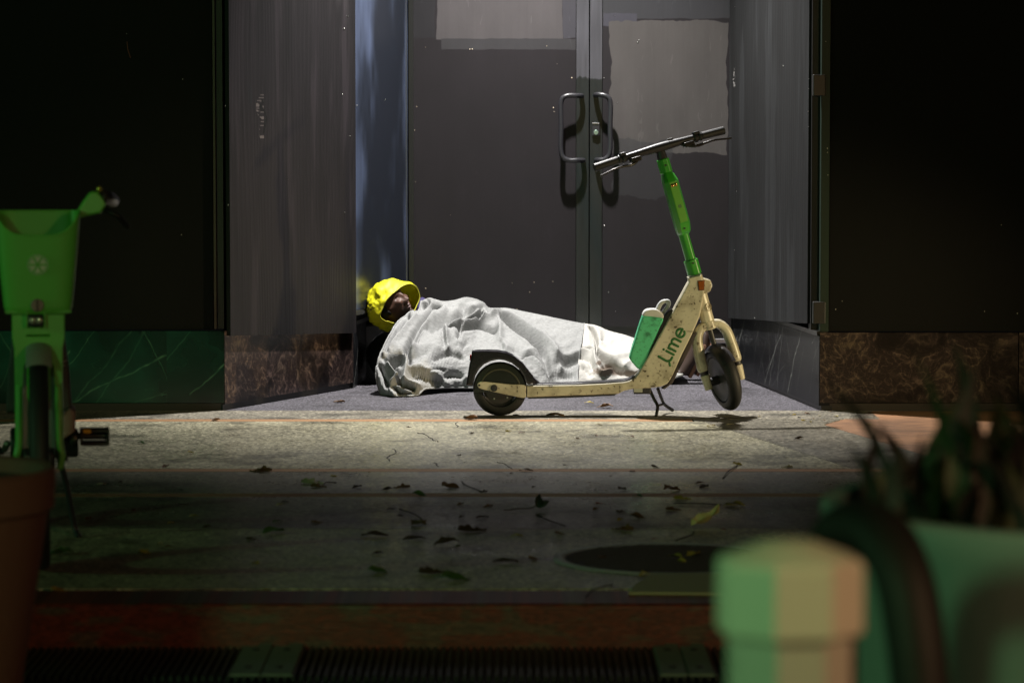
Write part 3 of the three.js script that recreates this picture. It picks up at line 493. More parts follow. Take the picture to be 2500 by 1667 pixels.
  for (const z of [-0.008, 0.008]) obj('button', st((() => { const q = new THREE.SphereGeometry(0.0082, 16, 12); q.scale(0.5, 1, 1); q.translate(0.0525, 0.412, z); return q; })()), mat([0.6, 0.34, 0.12], 0.18, { metalness: 0.9 }), cb);
  for (const [x, y] of [[0.031, 0.455], [0.045, 0.215], [0.0335, 0.056], [0.03, 0.505]]) obj('screw_hole', st(cyl([x - 0.002, y, 0.004], [x + 0.0025, y, 0.004], 0.0042, 0.0042, 12)), M.black, cb);
  obj('upper_collar', st(ax(0.47, 0.535, 0.0285)), SM.green, t);
  // handlebar
  const bar = obj('handlebar', st([ax(0.53, 0.562, 0.024, 0.021), tube([[0, 0.585, -0.21], [0.004, 0.587, -0.1], [0.006, 0.587, 0], [0.004, 0.587, 0.1], [0, 0.585, 0.21]], (q) => 0.0155 + 0.0055 * Math.exp(-Math.pow((q - 0.5) / 0.2, 2)), 40, 16), cyl([0, 0.56, 0], [0.004, 0.585, 0], 0.021, 0.017, 20)]), SM.dark, t);
  for (const s of [1, -1]) {
    const zz = (q) => q * s;
    obj('grip', st(cyl([0, 0.585, zz(0.205)], [-0.004, 0.581, zz(0.318)], 0.0175, 0.0185, 20)), mat([0.016, 0.016, 0.018], 0.5), bar);
    obj('clamp', st([cyl([0, 0.585, zz(0.165)], [0, 0.585, zz(0.185)], 0.0215), cyl([0, 0.585, zz(0.19)], [0, 0.585, zz(0.204)], 0.0205), new RoundedBoxGeometry(0.03, 0.014, 0.03, 2, 0.004).translate(0.01, 0.605, zz(0.18))]), M.blackMetal, bar);
    obj('brake_lever', st([tube([[0.008, 0.573, zz(0.105)], [0.028, 0.556, zz(0.135)], [0.038, 0.549, zz(0.165)], [0.044, 0.552, zz(0.2)], [0.05, 0.553, zz(0.24)], [0.052, 0.545, zz(0.29)], [0.05, 0.541, zz(0.318)]], (q) => 0.009 - 0.0042 * Math.min(1, q * 1.6), 40, 8), new RoundedBoxGeometry(0.035, 0.022, 0.05, 2, 0.006).translate(0.018, 0.567, zz(0.13))]), mat([0.03, 0.027, 0.026], 0.3, { metalness: 0.5 }), bar);
  }
  obj('phone_clip', st(new RoundedBoxGeometry(0.012, 0.008, 0.03, 2, 0.003).translate(0.004, 0.61, -0.055)), SM.dark, bar);
  // fork, mudguard and front wheel
  const crown = obj('fork', st((() => {
    const gs = [];
    gs.push(tube([[0, -0.405, 0.083], [0.002, -0.33, 0.079], [0.004, -0.272, 0.07], [0.004, -0.238, 0.046], [0.004, -0.228, 0.015], [0.004, -0.228, -0.015], [0.004, -0.238, -0.046], [0.004, -0.272, -0.07], [0.002, -0.33, -0.079], [0, -0.405, -0.083]], (q) => 0.0215 + 0.006 * Math.abs(Math.cos(q * Math.PI)) - 0.002, 90, 14));
    gs.push(cyl([0, -0.25, 0], [0, -0.213, 0], 0.03, 0.031, 24)); return metreUV(merge(gs));
  })()), SM.cream, t);
  for (const s of [1, -1]) { obj('fork_boot', st(cyl([0, -0.44, s * 0.082], [0, -0.4, s * 0.083], 0.0185, 0.019)), SM.dark, crown); obj('fork_sleeve', st(metreUV(cyl([0.002, -0.505, s * 0.08], [0.002, -0.437, s * 0.081], 0.0175, 0.0215))), SM.cream, crown); }
  const mW = new THREE.Matrix4().makeRotationX(Math.PI / 2).setPosition(0, -0.475, 0);
  const fwl = obj('front_wheel', st(wheelAt(rim(0.1, 0.06), mW)), mat([0.03, 0.03, 0.032], 0.45), t);
  obj('tyre', st(wheelAt([tyre(0.148, 0.06)], mW)), M.rubber, fwl); obj('axle', st(cyl([0, -0.475, -0.07], [0, -0.475, 0.07], 0.02, 0.02)), M.blackMetal, fwl);
  obj('front_mudguard', st(sheet((u, v) => { const a = lerp(0.5, 2.75, u), b = lerp(-1.25, 1.25, v), r = 0.118 + 0.04 * Math.cos(b); return V(Math.cos(a) * r, -0.475 + Math.sin(a) * r, Math.sin(b) * 0.04); }, 40, 14)), SM.dark, t);
  obj('steerer', st(ax(-0.33, -0.2, 0.012)), SM.dark, crown);
  // lettering on the down tube: thick rounded strokes
  const rd = V(0.47, 0.883, 0).normalize(), lu = V(-rd.y, rd.x, 0), o8 = (x, y) => P(1550 + 0.2488 * x, 650 + 0.2488 * y, ZS + 0.058), base = o8(338, 962);
  const U = 0.0262 / 27 * 0.2488 * 27 * 0.00735 / 0.0018;                       // stroke unit
  const at = (r, l) => { const k = 0.0268; return V(base.x + (rd.x * r + lu.x * l) * k, base.y + (rd.y * r + lu.y * l) * k, ZS + 0.0588); };
  const stroke = (pts, smooth = true) => { const g = tube(pts.map(([r, l]) => at(r, l)), 0.0056, 26, 8); const p = g.attributes.position; for (let i = 0; i < p.count; i++) p.setZ(i, ZS + 0.0583 + (p.getZ(i) - ZS - 0.0588) * 0.18); return g; };
  const arc = (cx, cy, r, a0, a1, n = 14) => Array.from({ length: n + 1 }, (_, i) => { const a = (a0 + (a1 - a0) * i / n) * Math.PI / 180; return [cx + Math.cos(a) * r, cy + Math.sin(a) * r]; });
  const letters = [
    stroke([[0.35, 2.15], [0.3, 1.2], [0.35, 0.5], [0.75, 0.12], [1.25, 0.1]]), stroke([[0.22, 0.05], [-0.1, -0.2]]),
    stroke([[1.75, 0.1], [1.75, 1.45]]), stroke([[1.75, 1.95], [1.75, 1.98]]),
    stroke([[2.4, 0.1], [2.4, 1.0], ...arc(2.85, 1.0, 0.45, 180, 0, 8), [3.3, 0.1]]), stroke([[3.3, 1.0], ...arc(3.75, 1.0, 0.45, 180, 0, 8), [4.2, 0.1]]),
    stroke(arc(5.45, 0.78, 0.68, 0, 318, 20)), stroke([[4.8, 0.74], [5.45, 0.78], [6.13, 0.78]]),
  ];
  obj('lettering', letters, SM.letter, frame);
}
// ------------------------------------------------------------------ blanket and the sleeping person
const cA = (l) => l.map(([x, y]) => [900 + 0.1913 * x, 700 + 0.1913 * y]), cB = (l) => l.map(([x, y]) => [1200 + 0.15306 * x, 720 + 0.15306 * y]);
// folds: [pixel line, height in metres (below 0 a furrow), half width in pixels]
const foldField = (list, gain = 1) => { const fs = list.map(([pl, amp, w]) => { const xs = pl.map((p) => p[0]), ys = pl.map((p) => p[1]); return { pl, amp, w, x0: Math.min(...xs) - w * 2.6, x1: Math.max(...xs) + w * 2.6, y0: Math.min(...ys) - w * 2.6, y1: Math.max(...ys) + w * 2.6 }; });
  return (x, y) => { let s = 0; for (const f of fs) { if (x < f.x0 || x > f.x1 || y < f.y0 || y > f.y1) continue; const d = polyDist(x, y, f.pl) / f.w; s += gain * f.amp * (f.amp < 0 ? 2.9 : 2.2) * Math.exp(-Math.pow(d, 1.6)); } return s; }; };
const smoothLine = (pl) => { const c = new THREE.CatmullRomCurve3(pl.map((p) => V(p[0], p[1], 0)), false, 'centripetal'); return c.getPoints(Math.max(6, pl.length * 3)).map((q) => [q.x, q.y]); };
const A = (l) => smoothLine(cA(l)), B = (l) => smoothLine(cB(l));
function patch({ top, bottom, left, right, zt, zb, power = 1, folds, nu, nv, leftPull = 3, rightPull = 5, wob = 1, gain = 1 }) {
  const T = curve2(top), Bo = curve2(bottom), L = curve2(left), R = curve2(right), ff = foldField(folds, gain);
  const back = 0.16, dd = [];
  const g = sheet((u, vv) => {
    const v = vv < back ? 0 : (vv - back) / (1 - back);
    const p = T(u), q = Bo(u), l = L(v), r = R(v), l0 = [lerp(left[0][0], left[left.length - 1][0], v), lerp(left[0][1], left[left.length - 1][1], v)], r0 = [lerp(right[0][0], right[right.length - 1][0], v), lerp(right[0][1], right[right.length - 1][1], v)];
    const wl = Math.pow(1 - u, leftPull), wr = Math.pow(u, rightPull);
    const x = lerp(p[0], q[0], v) + wl * (l[0] - l0[0]) + wr * (r[0] - r0[0]), y = lerp(p[1], q[1], v) + wl * (l[1] - l0[1]) + wr * (r[1] - r0[1]);
    const s = Math.sin(v * Math.PI / 2), fade = sst(0, 0.05, v) * 0.85 + 0.15;
    const small = (fbm(x * 0.06, y * 0.09, 801, 3) - 0.5) * 0.014 * wob + (fbm(x * 0.018, y * 0.025, 805, 2) - 0.5) * 0.024 * wob;
    dd.push(vv < back ? 0 : (ff(x, y) + small) * fade);
    const w = P(x, y, lerp(zt(u), zb(u), Math.pow(s, power)));
    if (vv < back) { const k = 1 - vv / back; w.z = Math.max(w.z - 0.36 * Math.sin(k * Math.PI / 2), -2.07); w.y = Math.max(0.02, w.y * Math.cos(k * 1.45)); }
    return w;
  }, nu, nv, { uvScale: [1, 1] });
  const ps = g.attributes.position, ns = g.attributes.normal, sgn = ns.getZ(Math.floor(ps.count * 0.6)) < 0 ? -1 : 1;
  for (let i = 0; i < ps.count; i++) ps.setXYZ(i, ps.getX(i) + ns.getX(i) * sgn * dd[i] * 0.1, Math.max(0.006, ps.getY(i) + Math.max(0.15, ns.getY(i) * sgn) * dd[i] * 0.8), ps.getZ(i) + ns.getZ(i) * sgn * dd[i]);
  g.computeVertexNormals(); return g;
}
const worldUV = (g, s = 1) => { const p = g.attributes.position, uv = g.attributes.uv; for (let i = 0; i < p.count; i++) uv.setXY(i, (p.getX(i)) * s, (p.getY(i) - p.getZ(i) * 0.7) * s); return g; };
const woolTex = tex(512, 512, (u, v) => { const k = 0.94 + 0.12 * (vn(u * 130, v * 210, 815) - 0.5); return [152 * k, 153 * k, 152 * k]; });
const woolBump = tex(512, 512, (u, v) => 128 + 90 * (vn(u * 120, v * 180, 821, 60) - 0.5) + 110 * (fbm(u * 8, v * 48, 823, 3) - 0.5), { srgb: false, repeat: [2, 2] });
M.wool = mat([0.93, 0.93, 0.93], 0.95, { map: woolTex, bumpMap: woolBump, bumpScale: 0.0018, sheen: 0.3, sheenRoughness: 0.6 });
{
  const top = [[1028, 736], [1046, 727], [1064, 731], [1080, 735], [1108, 733], [1137, 725.5], [1162, 730], [1182, 739], [1192, 750], [1212, 752], [1237, 752], [1278, 760], [1332, 771], [1379, 781], [1426, 790]];
  const bottom = [[926, 956], [936, 966], [955, 973], [982, 976], [1003, 975], [1022, 962], [1036, 950], [1060, 947], [1110, 946], [1160, 947], [1250, 949], [1330, 951], [1412, 950]];
  const left = [[1028, 736], [1021, 756], [995, 766], [967, 788], [951, 820], [935, 851], [923, 883], [918, 917], [926, 956]];
  const right = [[1426, 790], [1420, 830], [1414, 870], [1411, 905], [1412, 950]];
  const zb0 = curve2([[0, -0.84], [0.08, -0.74], [0.17, -0.74], [0.27, -0.85], [0.4, -0.98], [0.55, -1.03], [0.75, -1.08], [1, -1.22]]), zbl = (u) => { let lo = 0, hi = 1; for (let i = 0; i < 18; i++) { const m = (lo + hi) / 2; if (zb0(m)[0] < u) lo = m; else hi = m; } return zb0(lo)[1]; };
  const zbT = Array.from({ length: 401 }, (_, i) => zbl(i / 400));
  const folds = [
    [A([[560, 350], [440, 430], [340, 560], [260, 720], [190, 880]]), 0.012, 5], [A([[500, 392], [400, 480], [330, 590], [262, 720], [215, 820]]), -0.022, 4.2],
    [A([[600, 380], [500, 480], [400, 600], [310, 720], [250, 800]]), 0.012, 6],
    [A([[900, 285], [790, 325], [695, 415], [615, 530], [545, 650], [475, 800]]), -0.03, 5.5], [A([[960, 310], [850, 355], [750, 430], [680, 520], [610, 650], [560, 780]]), 0.014, 8],
    [A([[740, 480], [660, 590], [600, 710]]), -0.014, 5], [A([[830, 330], [720, 395], [630, 500], [560, 620]]), 0.012, 5],
    [A([[790, 500], [900, 450], [1030, 400], [1150, 350], [1210, 290]]), -0.03, 12], [A([[720, 540], [830, 470], [940, 540], [990, 600]]), 0.008, 8], [A([[830, 410], [960, 345], [1120, 300], [1260, 270], [1380, 270]]), 0.016, 9],
    [A([[1000, 462], [1150, 422], [1290, 378], [1420, 300]]), 0.02, 4.2], [A([[1015, 480], [1130, 478], [1205, 420], [1300, 398], [1430, 360]]), -0.03, 4.2],
    [A([[1180, 432], [1290, 440], [1420, 405], [1540, 405], [1655, 378]]), 0.018, 5], [A([[1200, 490], [1330, 488], [1450, 480], [1550, 525], [1610, 552]]), -0.026, 6],
    [A([[1290, 330], [1380, 310], [1440, 270]]), -0.014, 7],
    [A([[1455, 300], [1445, 350], [1400, 400]]), -0.024, 3.2], [A([[1480, 290], [1500, 350], [1470, 400]]), 0.01, 5],
    [A([[985, 480], [978, 560], [990, 680], [1015, 780]]), 0.018, 6], [A([[955, 560], [960, 640], [985, 720]]), -0.014, 6], [A([[1150, 500], [1170, 560], [1140, 640]]), -0.012, 5], [A([[1080, 500], [1100, 590], [1120, 680], [1180, 800], [1230, 860]]), 0.008, 9],
    [A([[1655, 380], [1670, 500], [1685, 680], [1760, 800]]), 0.016, 9], [A([[1240, 700], [1210, 760], [1260, 850]]), -0.012, 8], [A([[1690, 720], [1710, 780]]), -0.01, 6],
    [B([[130, 305], [270, 430], [440, 555], [610, 680], [750, 810], [850, 960], [930, 1150], [1000, 1330]]), -0.04, 9], [B([[200, 270], [420, 400], [640, 540], [830, 690], [1000, 840], [1060, 940], [1120, 1080]]), 0.018, 8], [B([[20, 350], [110, 335], [230, 490], [400, 620], [600, 760], [760, 870], [850, 970], [880, 1080], [960, 1250]]), 0.016, 6],
    [B([[1080, 1010], [1250, 1000], [1390, 960]]), -0.02, 11], [B([[1100, 1180], [1280, 1180]]), -0.03, 20], [B([[1060, 940], [1240, 935], [1410, 890]]), 0.012, 6],
    [B([[520, 970], [660, 955], [750, 985], [840, 1080]]), -0.016, 5], [B([[560, 900], [760, 860], [840, 930]]), 0.008, 6], [B([[540, 1010], [680, 1020], [780, 1110], [900, 1230]]), 0.01, 7], [B([[360, 870], [480, 960]]), -0.008, 6],
    [A([[235, 940], [320, 885], [420, 850]]), -0.035, 7], [A([[320, 965], [410, 945]]), -0.05, 8], [A([[300, 1000], [400, 990], [430, 930]]), 0.012, 4], [A([[450, 840], [478, 940], [470, 1080], [450, 1200]]), 0.022, 6], [A([[505, 840], [520, 930], [515, 1000]]), -0.016, 5],
    [A([[145, 1010], [200, 1150], [250, 1275]]), -0.026, 4.5], [A([[110, 1050], [150, 1220], [230, 1340], [350, 1400], [520, 1420]]), 0.012, 6], [A([[225, 960], [290, 1080], [375, 1170]]), 0.022, 5], [A([[375, 1170], [290, 1230], [270, 1300], [330, 1370]]), 0.022, 5.5], [A([[320, 1030], [380, 1130], [400, 1210]]), -0.022, 5], [A([[390, 1290], [480, 1330], [540, 1340]]), 0.016, 5], [A([[350, 1320], [420, 1385], [520, 1380]]), -0.02, 4], [A([[390, 1220], [430, 1260], [560, 1310]]), -0.03, 5],
    [A([[430, 1210], [540, 1230], [640, 1250]]), 0.018, 5],
    [A([[520, 1050], [620, 1010], [720, 1045], [860, 1105], [970, 1180], [1000, 1230]]), 0.014, 7], [A([[570, 1140], [720, 1170], [890, 1210]]), -0.013, 13], [A([[980, 1150], [1080, 1130], [1180, 1150]]), -0.018, 10], [A([[1120, 1180], [1250, 1160]]), 0.014, 9],
    [A([[860, 905], [960, 860], [1080, 850], [1180, 890]]), -0.014, 9], [A([[600, 780], [760, 730], [900, 760]]), 0.006, 10], [A([[530, 900], [640, 860], [720, 820]]), -0.008, 8], [A([[780, 1080], [860, 1045], [960, 1060]]), -0.008, 5],
    [A([[730, 150], [770, 190], [700, 250]]), -0.016, 3.5], [A([[820, 240], [900, 250]]), -0.014, 5], [A([[690, 180], [740, 210]]), 0.008, 6],
  ];
  const g = patch({ top, bottom, left, right, folds, nu: 330, nv: 250, zt: (u) => lerp(-1.5, -1.72, sst(0, 0.7, u)), zb: (u) => zbT[Math.round(clamp(u) * 400)], power: 1.15 });
  const b = tag(obj('blanket', worldUV(g, 1), M.wool), 'crumpled pale grey wool blanket covering the sleeping person', 'blanket');
  // rolled hem along the open edges
  const p = g.attributes.position, nu = 330, nv = 250, edge = (f, n, k) => Array.from({ length: n + 1 }, (_, i) => { const q = f(Math.round(i * k)); return V(p.getX(q), p.getY(q), p.getZ(q)); });
  const hem = (pts, r) => obj('hem', worldUV(tube(pts, r, pts.length * 3, 7)), M.wool, b);
  hem(edge((i) => (40 + i) * (nu + 1), 70, 3), 0.0045); hem(edge((i) => nv * (nu + 1) + i, 110, 3), 0.0045); hem(edge((i) => (40 + i) * (nu + 1) + nu, 70, 3), 0.004);
}
{
  const t = thing('person', 'person asleep on their back in the doorway, yellow hood up and pale trousers showing', 'person');
  const HC = P(955, 747, -1.47);
  // ---- head: face turned up and towards the street
  const fwd = V(0.6, 0.557, 0.574).normalize(), upv = V(-0.68, 0.733, 0.0).normalize(), upo = upv.clone().addScaledVector(fwd, -upv.dot(fwd)).normalize(), rgt = upo.clone().cross(fwd);
  const gs = (x, y, cx, cy, sx, sy) => Math.exp(-Math.pow((x - cx) / sx, 2) - Math.pow((y - cy) / sy, 2));
  const headR = (d) => {                                   // d: unit direction, x to the side, y to the crown, z to the nose
    const ex = 0.073, ey = d.y > 0 ? 0.112 : 0.108, ez = d.z > 0 ? 0.094 : 0.098;
    let r = 1 / Math.sqrt((d.x / ex) ** 2 + (d.y / ey) ** 2 + (d.z / ez) ** 2);
    if (d.z > 0) {
      const x = d.x / Math.max(0.25, d.z) * 0.09, y = d.y / Math.max(0.25, d.z) * 0.09, ax = Math.abs(x);
      r += 0.019 * gs(x, y, 0, -0.024, 0.0115, 0.011) + 0.011 * gs(x, y, 0, 0.0, 0.009, 0.02) + 0.0095 * gs(ax, y, 0.0135, -0.027, 0.007, 0.0075);   // nose, bridge, wings
      r += 0.007 * gs(ax, y, 0.022, 0.027, 0.022, 0.009) - 0.013 * gs(ax, y, 0.031, 0.011, 0.015, 0.011) + 0.006 * gs(ax, y, 0.031, 0.009, 0.009, 0.007);   // brow, socket, lid
      r += 0.009 * gs(ax, y, 0.038, -0.016, 0.02, 0.018) - 0.005 * gs(ax, y, 0.022, -0.042, 0.01, 0.014);   // cheek, fold
      r += 0.011 * gs(x, y, 0, -0.051, 0.021, 0.0062) + 0.012 * gs(x, y, 0, -0.066, 0.018, 0.0066) - 0.006 * gs(x, y, 0, -0.0585, 0.022, 0.0026) - 0.004 * gs(x, y, 0, -0.078, 0.016, 0.005) + 0.011 * gs(x, y, 0, -0.094, 0.021, 0.014);
      r -= 0.008 * gs(ax, y, 0.0095, -0.037, 0.0045, 0.0035);
    }
    r += 0.012 * gs(Math.abs(d.x), d.y, 0.98, -0.02, 0.16, 0.24);   // ears
    return r;
  };
  const hg = sheet((u, v) => { const th = u * 2 * Math.PI, ph = v * Math.PI, d = V(Math.sin(ph) * Math.sin(th), Math.cos(ph), Math.sin(ph) * Math.cos(th + Math.PI) * 1), q = d.clone().multiplyScalar(headR(d)); return HC.clone().addScaledVector(rgt, q.x).addScaledVector(upo, q.y).addScaledVector(fwd, q.z); }, 160, 140, { closeU: true });
  const skin = [], colOf = (q) => {
    const r = q.clone().sub(HC), x = r.dot(rgt), y = r.dot(upo), z = r.dot(fwd), n = fbm(x * 90 + 5, y * 90 + 7, 831, 3);
    let c = [0.085 * (0.6 + 0.8 * n), 0.037 * (0.6 + 0.8 * n), 0.022 * (0.6 + 0.8 * n)];
    const beard = z > 0.01 ? clamp(sst(-0.045, -0.062, y) * sst(-0.03, 0.02, z) + 0.8 * gs(Math.abs(x), y, 0.02, -0.05, 0.02, 0.008)) * sst(0.3, 0.62, fbm(x * 420, y * 420, 833, 2)) : 0;
    c = c.map((k, i) => lerp(k, [0.07, 0.065, 0.06][i], beard * 0.75));
    const lip = gs(x, y, 0, -0.059, 0.021, 0.011) * (z > 0.05 ? 1 : 0); return c.map((k, i) => lerp(k, [0.13, 0.055, 0.05][i], lip * 0.75));
  };
  for (let i = 0, p = hg.attributes.position; i < p.count; i++) skin.push(...colOf(V(p.getX(i), p.getY(i), p.getZ(i))));
  hg.setAttribute('color', new THREE.Float32BufferAttribute(skin, 3));
  // neck, trunk, arms and legs lie under the blanket
  const bodyParts = [
    tube([HC.clone().add(V(0.01, -0.02, -0.02)), HC.clone().add(V(0.1, -0.08, -0.07)), HC.clone().add(V(0.17, -0.1, -0.1))], 0.055, 12, 16),
    tube([HC.clone().add(V(0.15, -0.12, -0.12)), P(1100, 860, -1.62), P(1200, 865, -1.68), P(1310, 880, -1.72)], (q) => 0.105 + 0.03 * Math.sin(q * 3), 24, 20),
    tube([P(1090, 850, -1.5), P(1170, 870, -1.45), P(1230, 850, -1.5)], (q) => 0.05 - 0.015 * q, 16, 14), tube([P(1310, 885, -1.66), P(1430, 880, -1.66), P(1540, 890, -1.66), P(1650, 900, -1.62)], (q) => 0.075 - 0.03 * q, 20, 14), tube([P(1310, 885, -1.8), P(1430, 872, -1.8), P(1540, 880, -1.8), P(1650, 890, -1.78)], (q) => 0.075 - 0.03 * q, 20, 14),
  ].map((g) => { g = g.index ? g.toNonIndexed() : g; const c = new Float32Array(g.attributes.position.count * 3); for (let i = 0; i < c.length; i += 3) { c[i] = 0.06; c[i + 1] = 0.032; c[i + 2] = 0.021; } g.setAttribute('color', new THREE.BufferAttribute(c, 3)); return g; });
  const whole = mergeGeometries([hg.toNonIndexed(), ...bodyParts]);
  obj('body', whole, mat([1, 1, 1], 0.55, { vertexColors: true }), t);
  // dark knitted cap between the face and the hood
  obj('knitted_cap', sheet((u, v) => { const th = u * 2 * Math.PI, ph = v * 1.9, d = V(Math.sin(ph) * Math.sin(th), Math.cos(ph), -Math.sin(ph) * Math.cos(th)); const lim = d.z > 0.15 ? sst(0.15, 0.6, d.z) : 0, q = d.multiplyScalar(headR(d) + 0.008 * (1 + 0.3 * Math.sin(th * 40))); const y = Math.max(q.y, lerp(-0.09, 0.055, lim)); return HC.clone().addScaledVector(rgt, q.x).addScaledVector(upo, y).addScaledVector(fwd, q.z - (y - q.y) * 0.35); }, 90, 40), mat([0.014, 0.014, 0.016], 0.9), t);
  // yellow hood, a dome from the rim round the face to the back of the head
  const C = P(955, 747, -1.47), R = 0.13, pxm = FOCAL / (CAM.z + 1.47);
  const rimPx = [[1021, 743], [1021, 721], [1015, 704], [1004, 695], [987, 697], [972, 706], [956, 719], [942, 737], [932, 758], [930, 769], [940, 781], [960, 791], [985, 788], [1005, 770]], zOff = [-0.05, -0.055, -0.045, -0.01, 0.035, 0.068, 0.095, 0.112, 0.118, 0.116, 0.105, 0.085, 0.05, -0.01];
  const rimC = new THREE.CatmullRomCurve3(rimPx.map(([x, y], i) => V((x - 955) / pxm, -(y - 747) / pxm, zOff[i])), true, 'centripetal');
  const pole = V(-0.115, -0.03, -0.06).normalize();
  const hoodAt = (u, v) => {
    const rv = rimC.getPointAt(u % 1), r0 = rv.length(), d0 = rv.clone().normalize(), ang = d0.angleTo(pole), ax = d0.clone().cross(pole).normalize(), k = Math.pow(v, 0.9);
    const d = d0.clone().applyAxisAngle(ax, ang * k);
    let r = lerp(r0, 0.124, sst(0, 0.35, v)) + 0.01 * Math.sin(Math.PI * Math.min(1, v * 1.6));
    const near = sst(0.3, 0.5, u) * (1 - sst(0.75, 0.95, u));
    r += (fbm(d.x * 3.5 + 3 + d.z, d.y * 3.5 + 8, 841, 2) - 0.5) * 0.018 + near * 0.005 * Math.sin(v * 30 + d.x * 30 + 4 * fbm(d.x * 8, d.y * 8, 845, 2)) * sst(0.06, 0.2, v) * (1 - sst(0.45, 0.7, v)) + 0.002 * Math.sin(u * 41) * (1 - v) * sst(0, 0.1, v);
    if (d.y < -0.6) r -= 0.01;
    return C.clone().addScaledVector(d, r);
  };
  const yel = tex(512, 512, (u, v) => { const n = fbm(u * 8, v * 6, 851, 4), f = fbm(u * 40, v * 30, 853, 3), d = clamp(0.35 * sst(0.55, 0.8, n) + 0.5 * sst(0.66, 0.76, f) * sst(0.4, 0.6, n)), seam = Math.abs(v - 0.42 - 0.02 * Math.sin(u * 9)) < 0.005 ? 0.55 : 0, k = clamp(d + seam); return [lerp(226, 120, k), lerp(222, 112, k), lerp(14, 14, k)]; });
  const hood = obj('hood', sheet(hoodAt, 180, 70, { closeU: true }), mat([1, 1, 1], 0.6, { map: yel, sheen: 0.2 }), t);
  obj('hood_binding', tube(Array.from({ length: 60 }, (_, i) => hoodAt(i / 60, 0.004)), 0.0032, 160, 6, true), mat([0.42, 0.4, 0.02], 0.6), hood);
  obj('collar', tube([P(1022, 775, -1.5), P(1027, 752, -1.56), P(1030, 735, -1.62), P(1036, 742, -1.66)], 0.02, 24, 12), mat([0.03, 0.025, 0.09], 0.85), t);
  // trousers
  const folds = [
    [B([[1572, 515], [1640, 620], [1682, 745], [1672, 850]]), -0.03, 3.2], [B([[1620, 510], [1720, 620], [1740, 760]]), 0.014, 7], [B([[1500, 520], [1540, 650], [1560, 800]]), 0.012, 8],
    [B([[1420, 845], [1550, 858], [1690, 872]]), -0.03, 3], [B([[1395, 890], [1520, 878], [1660, 880]]), 0.022, 5], [B([[1700, 900], [1850, 1030], [2000, 1130], [2180, 1220], [2300, 1262], [2500, 1300]]), -0.05, 6],
    [B([[1700, 850], [1850, 950], [1980, 1000], [2150, 960], [2280, 930]]), 0.018, 9], [B([[1650, 900], [1640, 1000], [1690, 1150], [1760, 1250], [1920, 1205]]), 0.03, 6], [B([[1470, 980], [1570, 1030], [1610, 1130]]), -0.02, 7], [B([[1480, 1150], [1560, 1250]]), -0.018, 8], [B([[1800, 1100], [1920, 1140], [2050, 1190]]), -0.03, 8], [B([[1700, 760], [1780, 720]]), -0.008, 6], [B([[1900, 720], [2050, 700]]), 0.008, 10], [B([[2120, 1130], [2230, 1080], [2330, 1120]]), 0.016, 6],
  ];
  const g = patch({ top: [[1414, 789], [1439, 791.5], [1460, 796], [1483, 806], [1503, 812], [1527, 818], [1550, 826], [1600, 840], [1664, 858]], bottom: [[1404, 950], [1450, 949], [1500, 947], [1550, 943], [1600, 936], [1668, 918]], left: [[1414, 789], [1413, 870], [1404, 950]], right: [[1664, 858], [1670, 885], [1668, 918]], folds, nu: 220, nv: 150, zt: (u) => lerp(-1.74, -1.7, u), zb: (u) => lerp(-1.3, -1.45, u), power: 1.1, wob: 0.6, gain: 0.55 });
  const tp = g.attributes.position, tcol = [];
  const inv = (q) => { const d = q.clone().sub(CAM), fz = d.y * -sP + d.z * -cP, uy = d.y * cP + d.z * -sP; return [1250 + d.x / fz * FOCAL, 833.5 - uy / fz * FOCAL]; };
  // ragged brown blotches: stained cloth, partly underside shade put into the colour
  const stainShade = [[1480, 905, 26, 12], [1535, 912, 34, 9], [1462, 886, 7, 6]];
  for (let i = 0; i < tp.count; i++) { const [x, y] = inv(V(tp.getX(i), tp.getY(i), tp.getZ(i))), n = fbm(x * 0.12, y * 0.12, 861, 4); let s = 0; for (const [cx, cy, rx, ry] of stainShade) s = Math.max(s, sst(1.25, 0.75, Math.hypot((x - cx) / rx, (y - cy) / ry) + (n - 0.5) * 1.4)); s *= 0.85; tcol.push(lerp(0.44, 0.12, s), lerp(0.43, 0.08, s), lerp(0.4, 0.052, s)); }
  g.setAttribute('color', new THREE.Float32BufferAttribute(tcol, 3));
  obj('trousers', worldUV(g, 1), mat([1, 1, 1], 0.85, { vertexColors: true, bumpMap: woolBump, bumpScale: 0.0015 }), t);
  // boots, toes up
  for (const [px, py, z] of [[1684, 872, -1.5], [1702, 868, -1.72]]) {
    const q = P(px, py, z), bx = new THREE.Group();
    const prof = [[-0.02, -0.11, 0.045], [0.02, -0.09, 0.05], [0.03, -0.02, 0.05], [0.025, 0.05, 0.045], [0.01, 0.11, 0.03], [-0.012, 0.13, 0.012]];
    const g2 = sheet((u, v) => { const k = v * (prof.length - 1), i = Math.min(prof.length - 2, Math.floor(k)), f = k - i, c = lerp(prof[i][0], prof[i + 1][0], f), y = lerp(prof[i][1], prof[i + 1][1], f), r = lerp(prof[i][2], prof[i + 1][2], f), a = u * 2 * Math.PI; return V(c + Math.cos(a) * r * 0.8 - 0.012, y, Math.sin(a) * r); }, 28, 24, { closeU: true });
    const so = extr([[-0.04, -0.045], [0.03, -0.05], [0.14, -0.038], [0.14, 0.035], [0.02, 0.042], [-0.04, 0.04]], 0, 0.018, 0.004);
    const place = (gg) => { gg.rotateZ(-0.45); gg.translate(q.x, q.y + 0.01, z); return gg; };
    const boot = obj('boot', place(g2), mat([0.035, 0.017, 0.01], 0.6), t);
    so.rotateX(0); so.rotateZ(Math.PI / 2); so.rotateY(Math.PI / 2); so.translate(0.038, -0.06, 0);
    obj('sole', place(so), mat([0.2, 0.1, 0.06], 0.75), boot);
  }
}
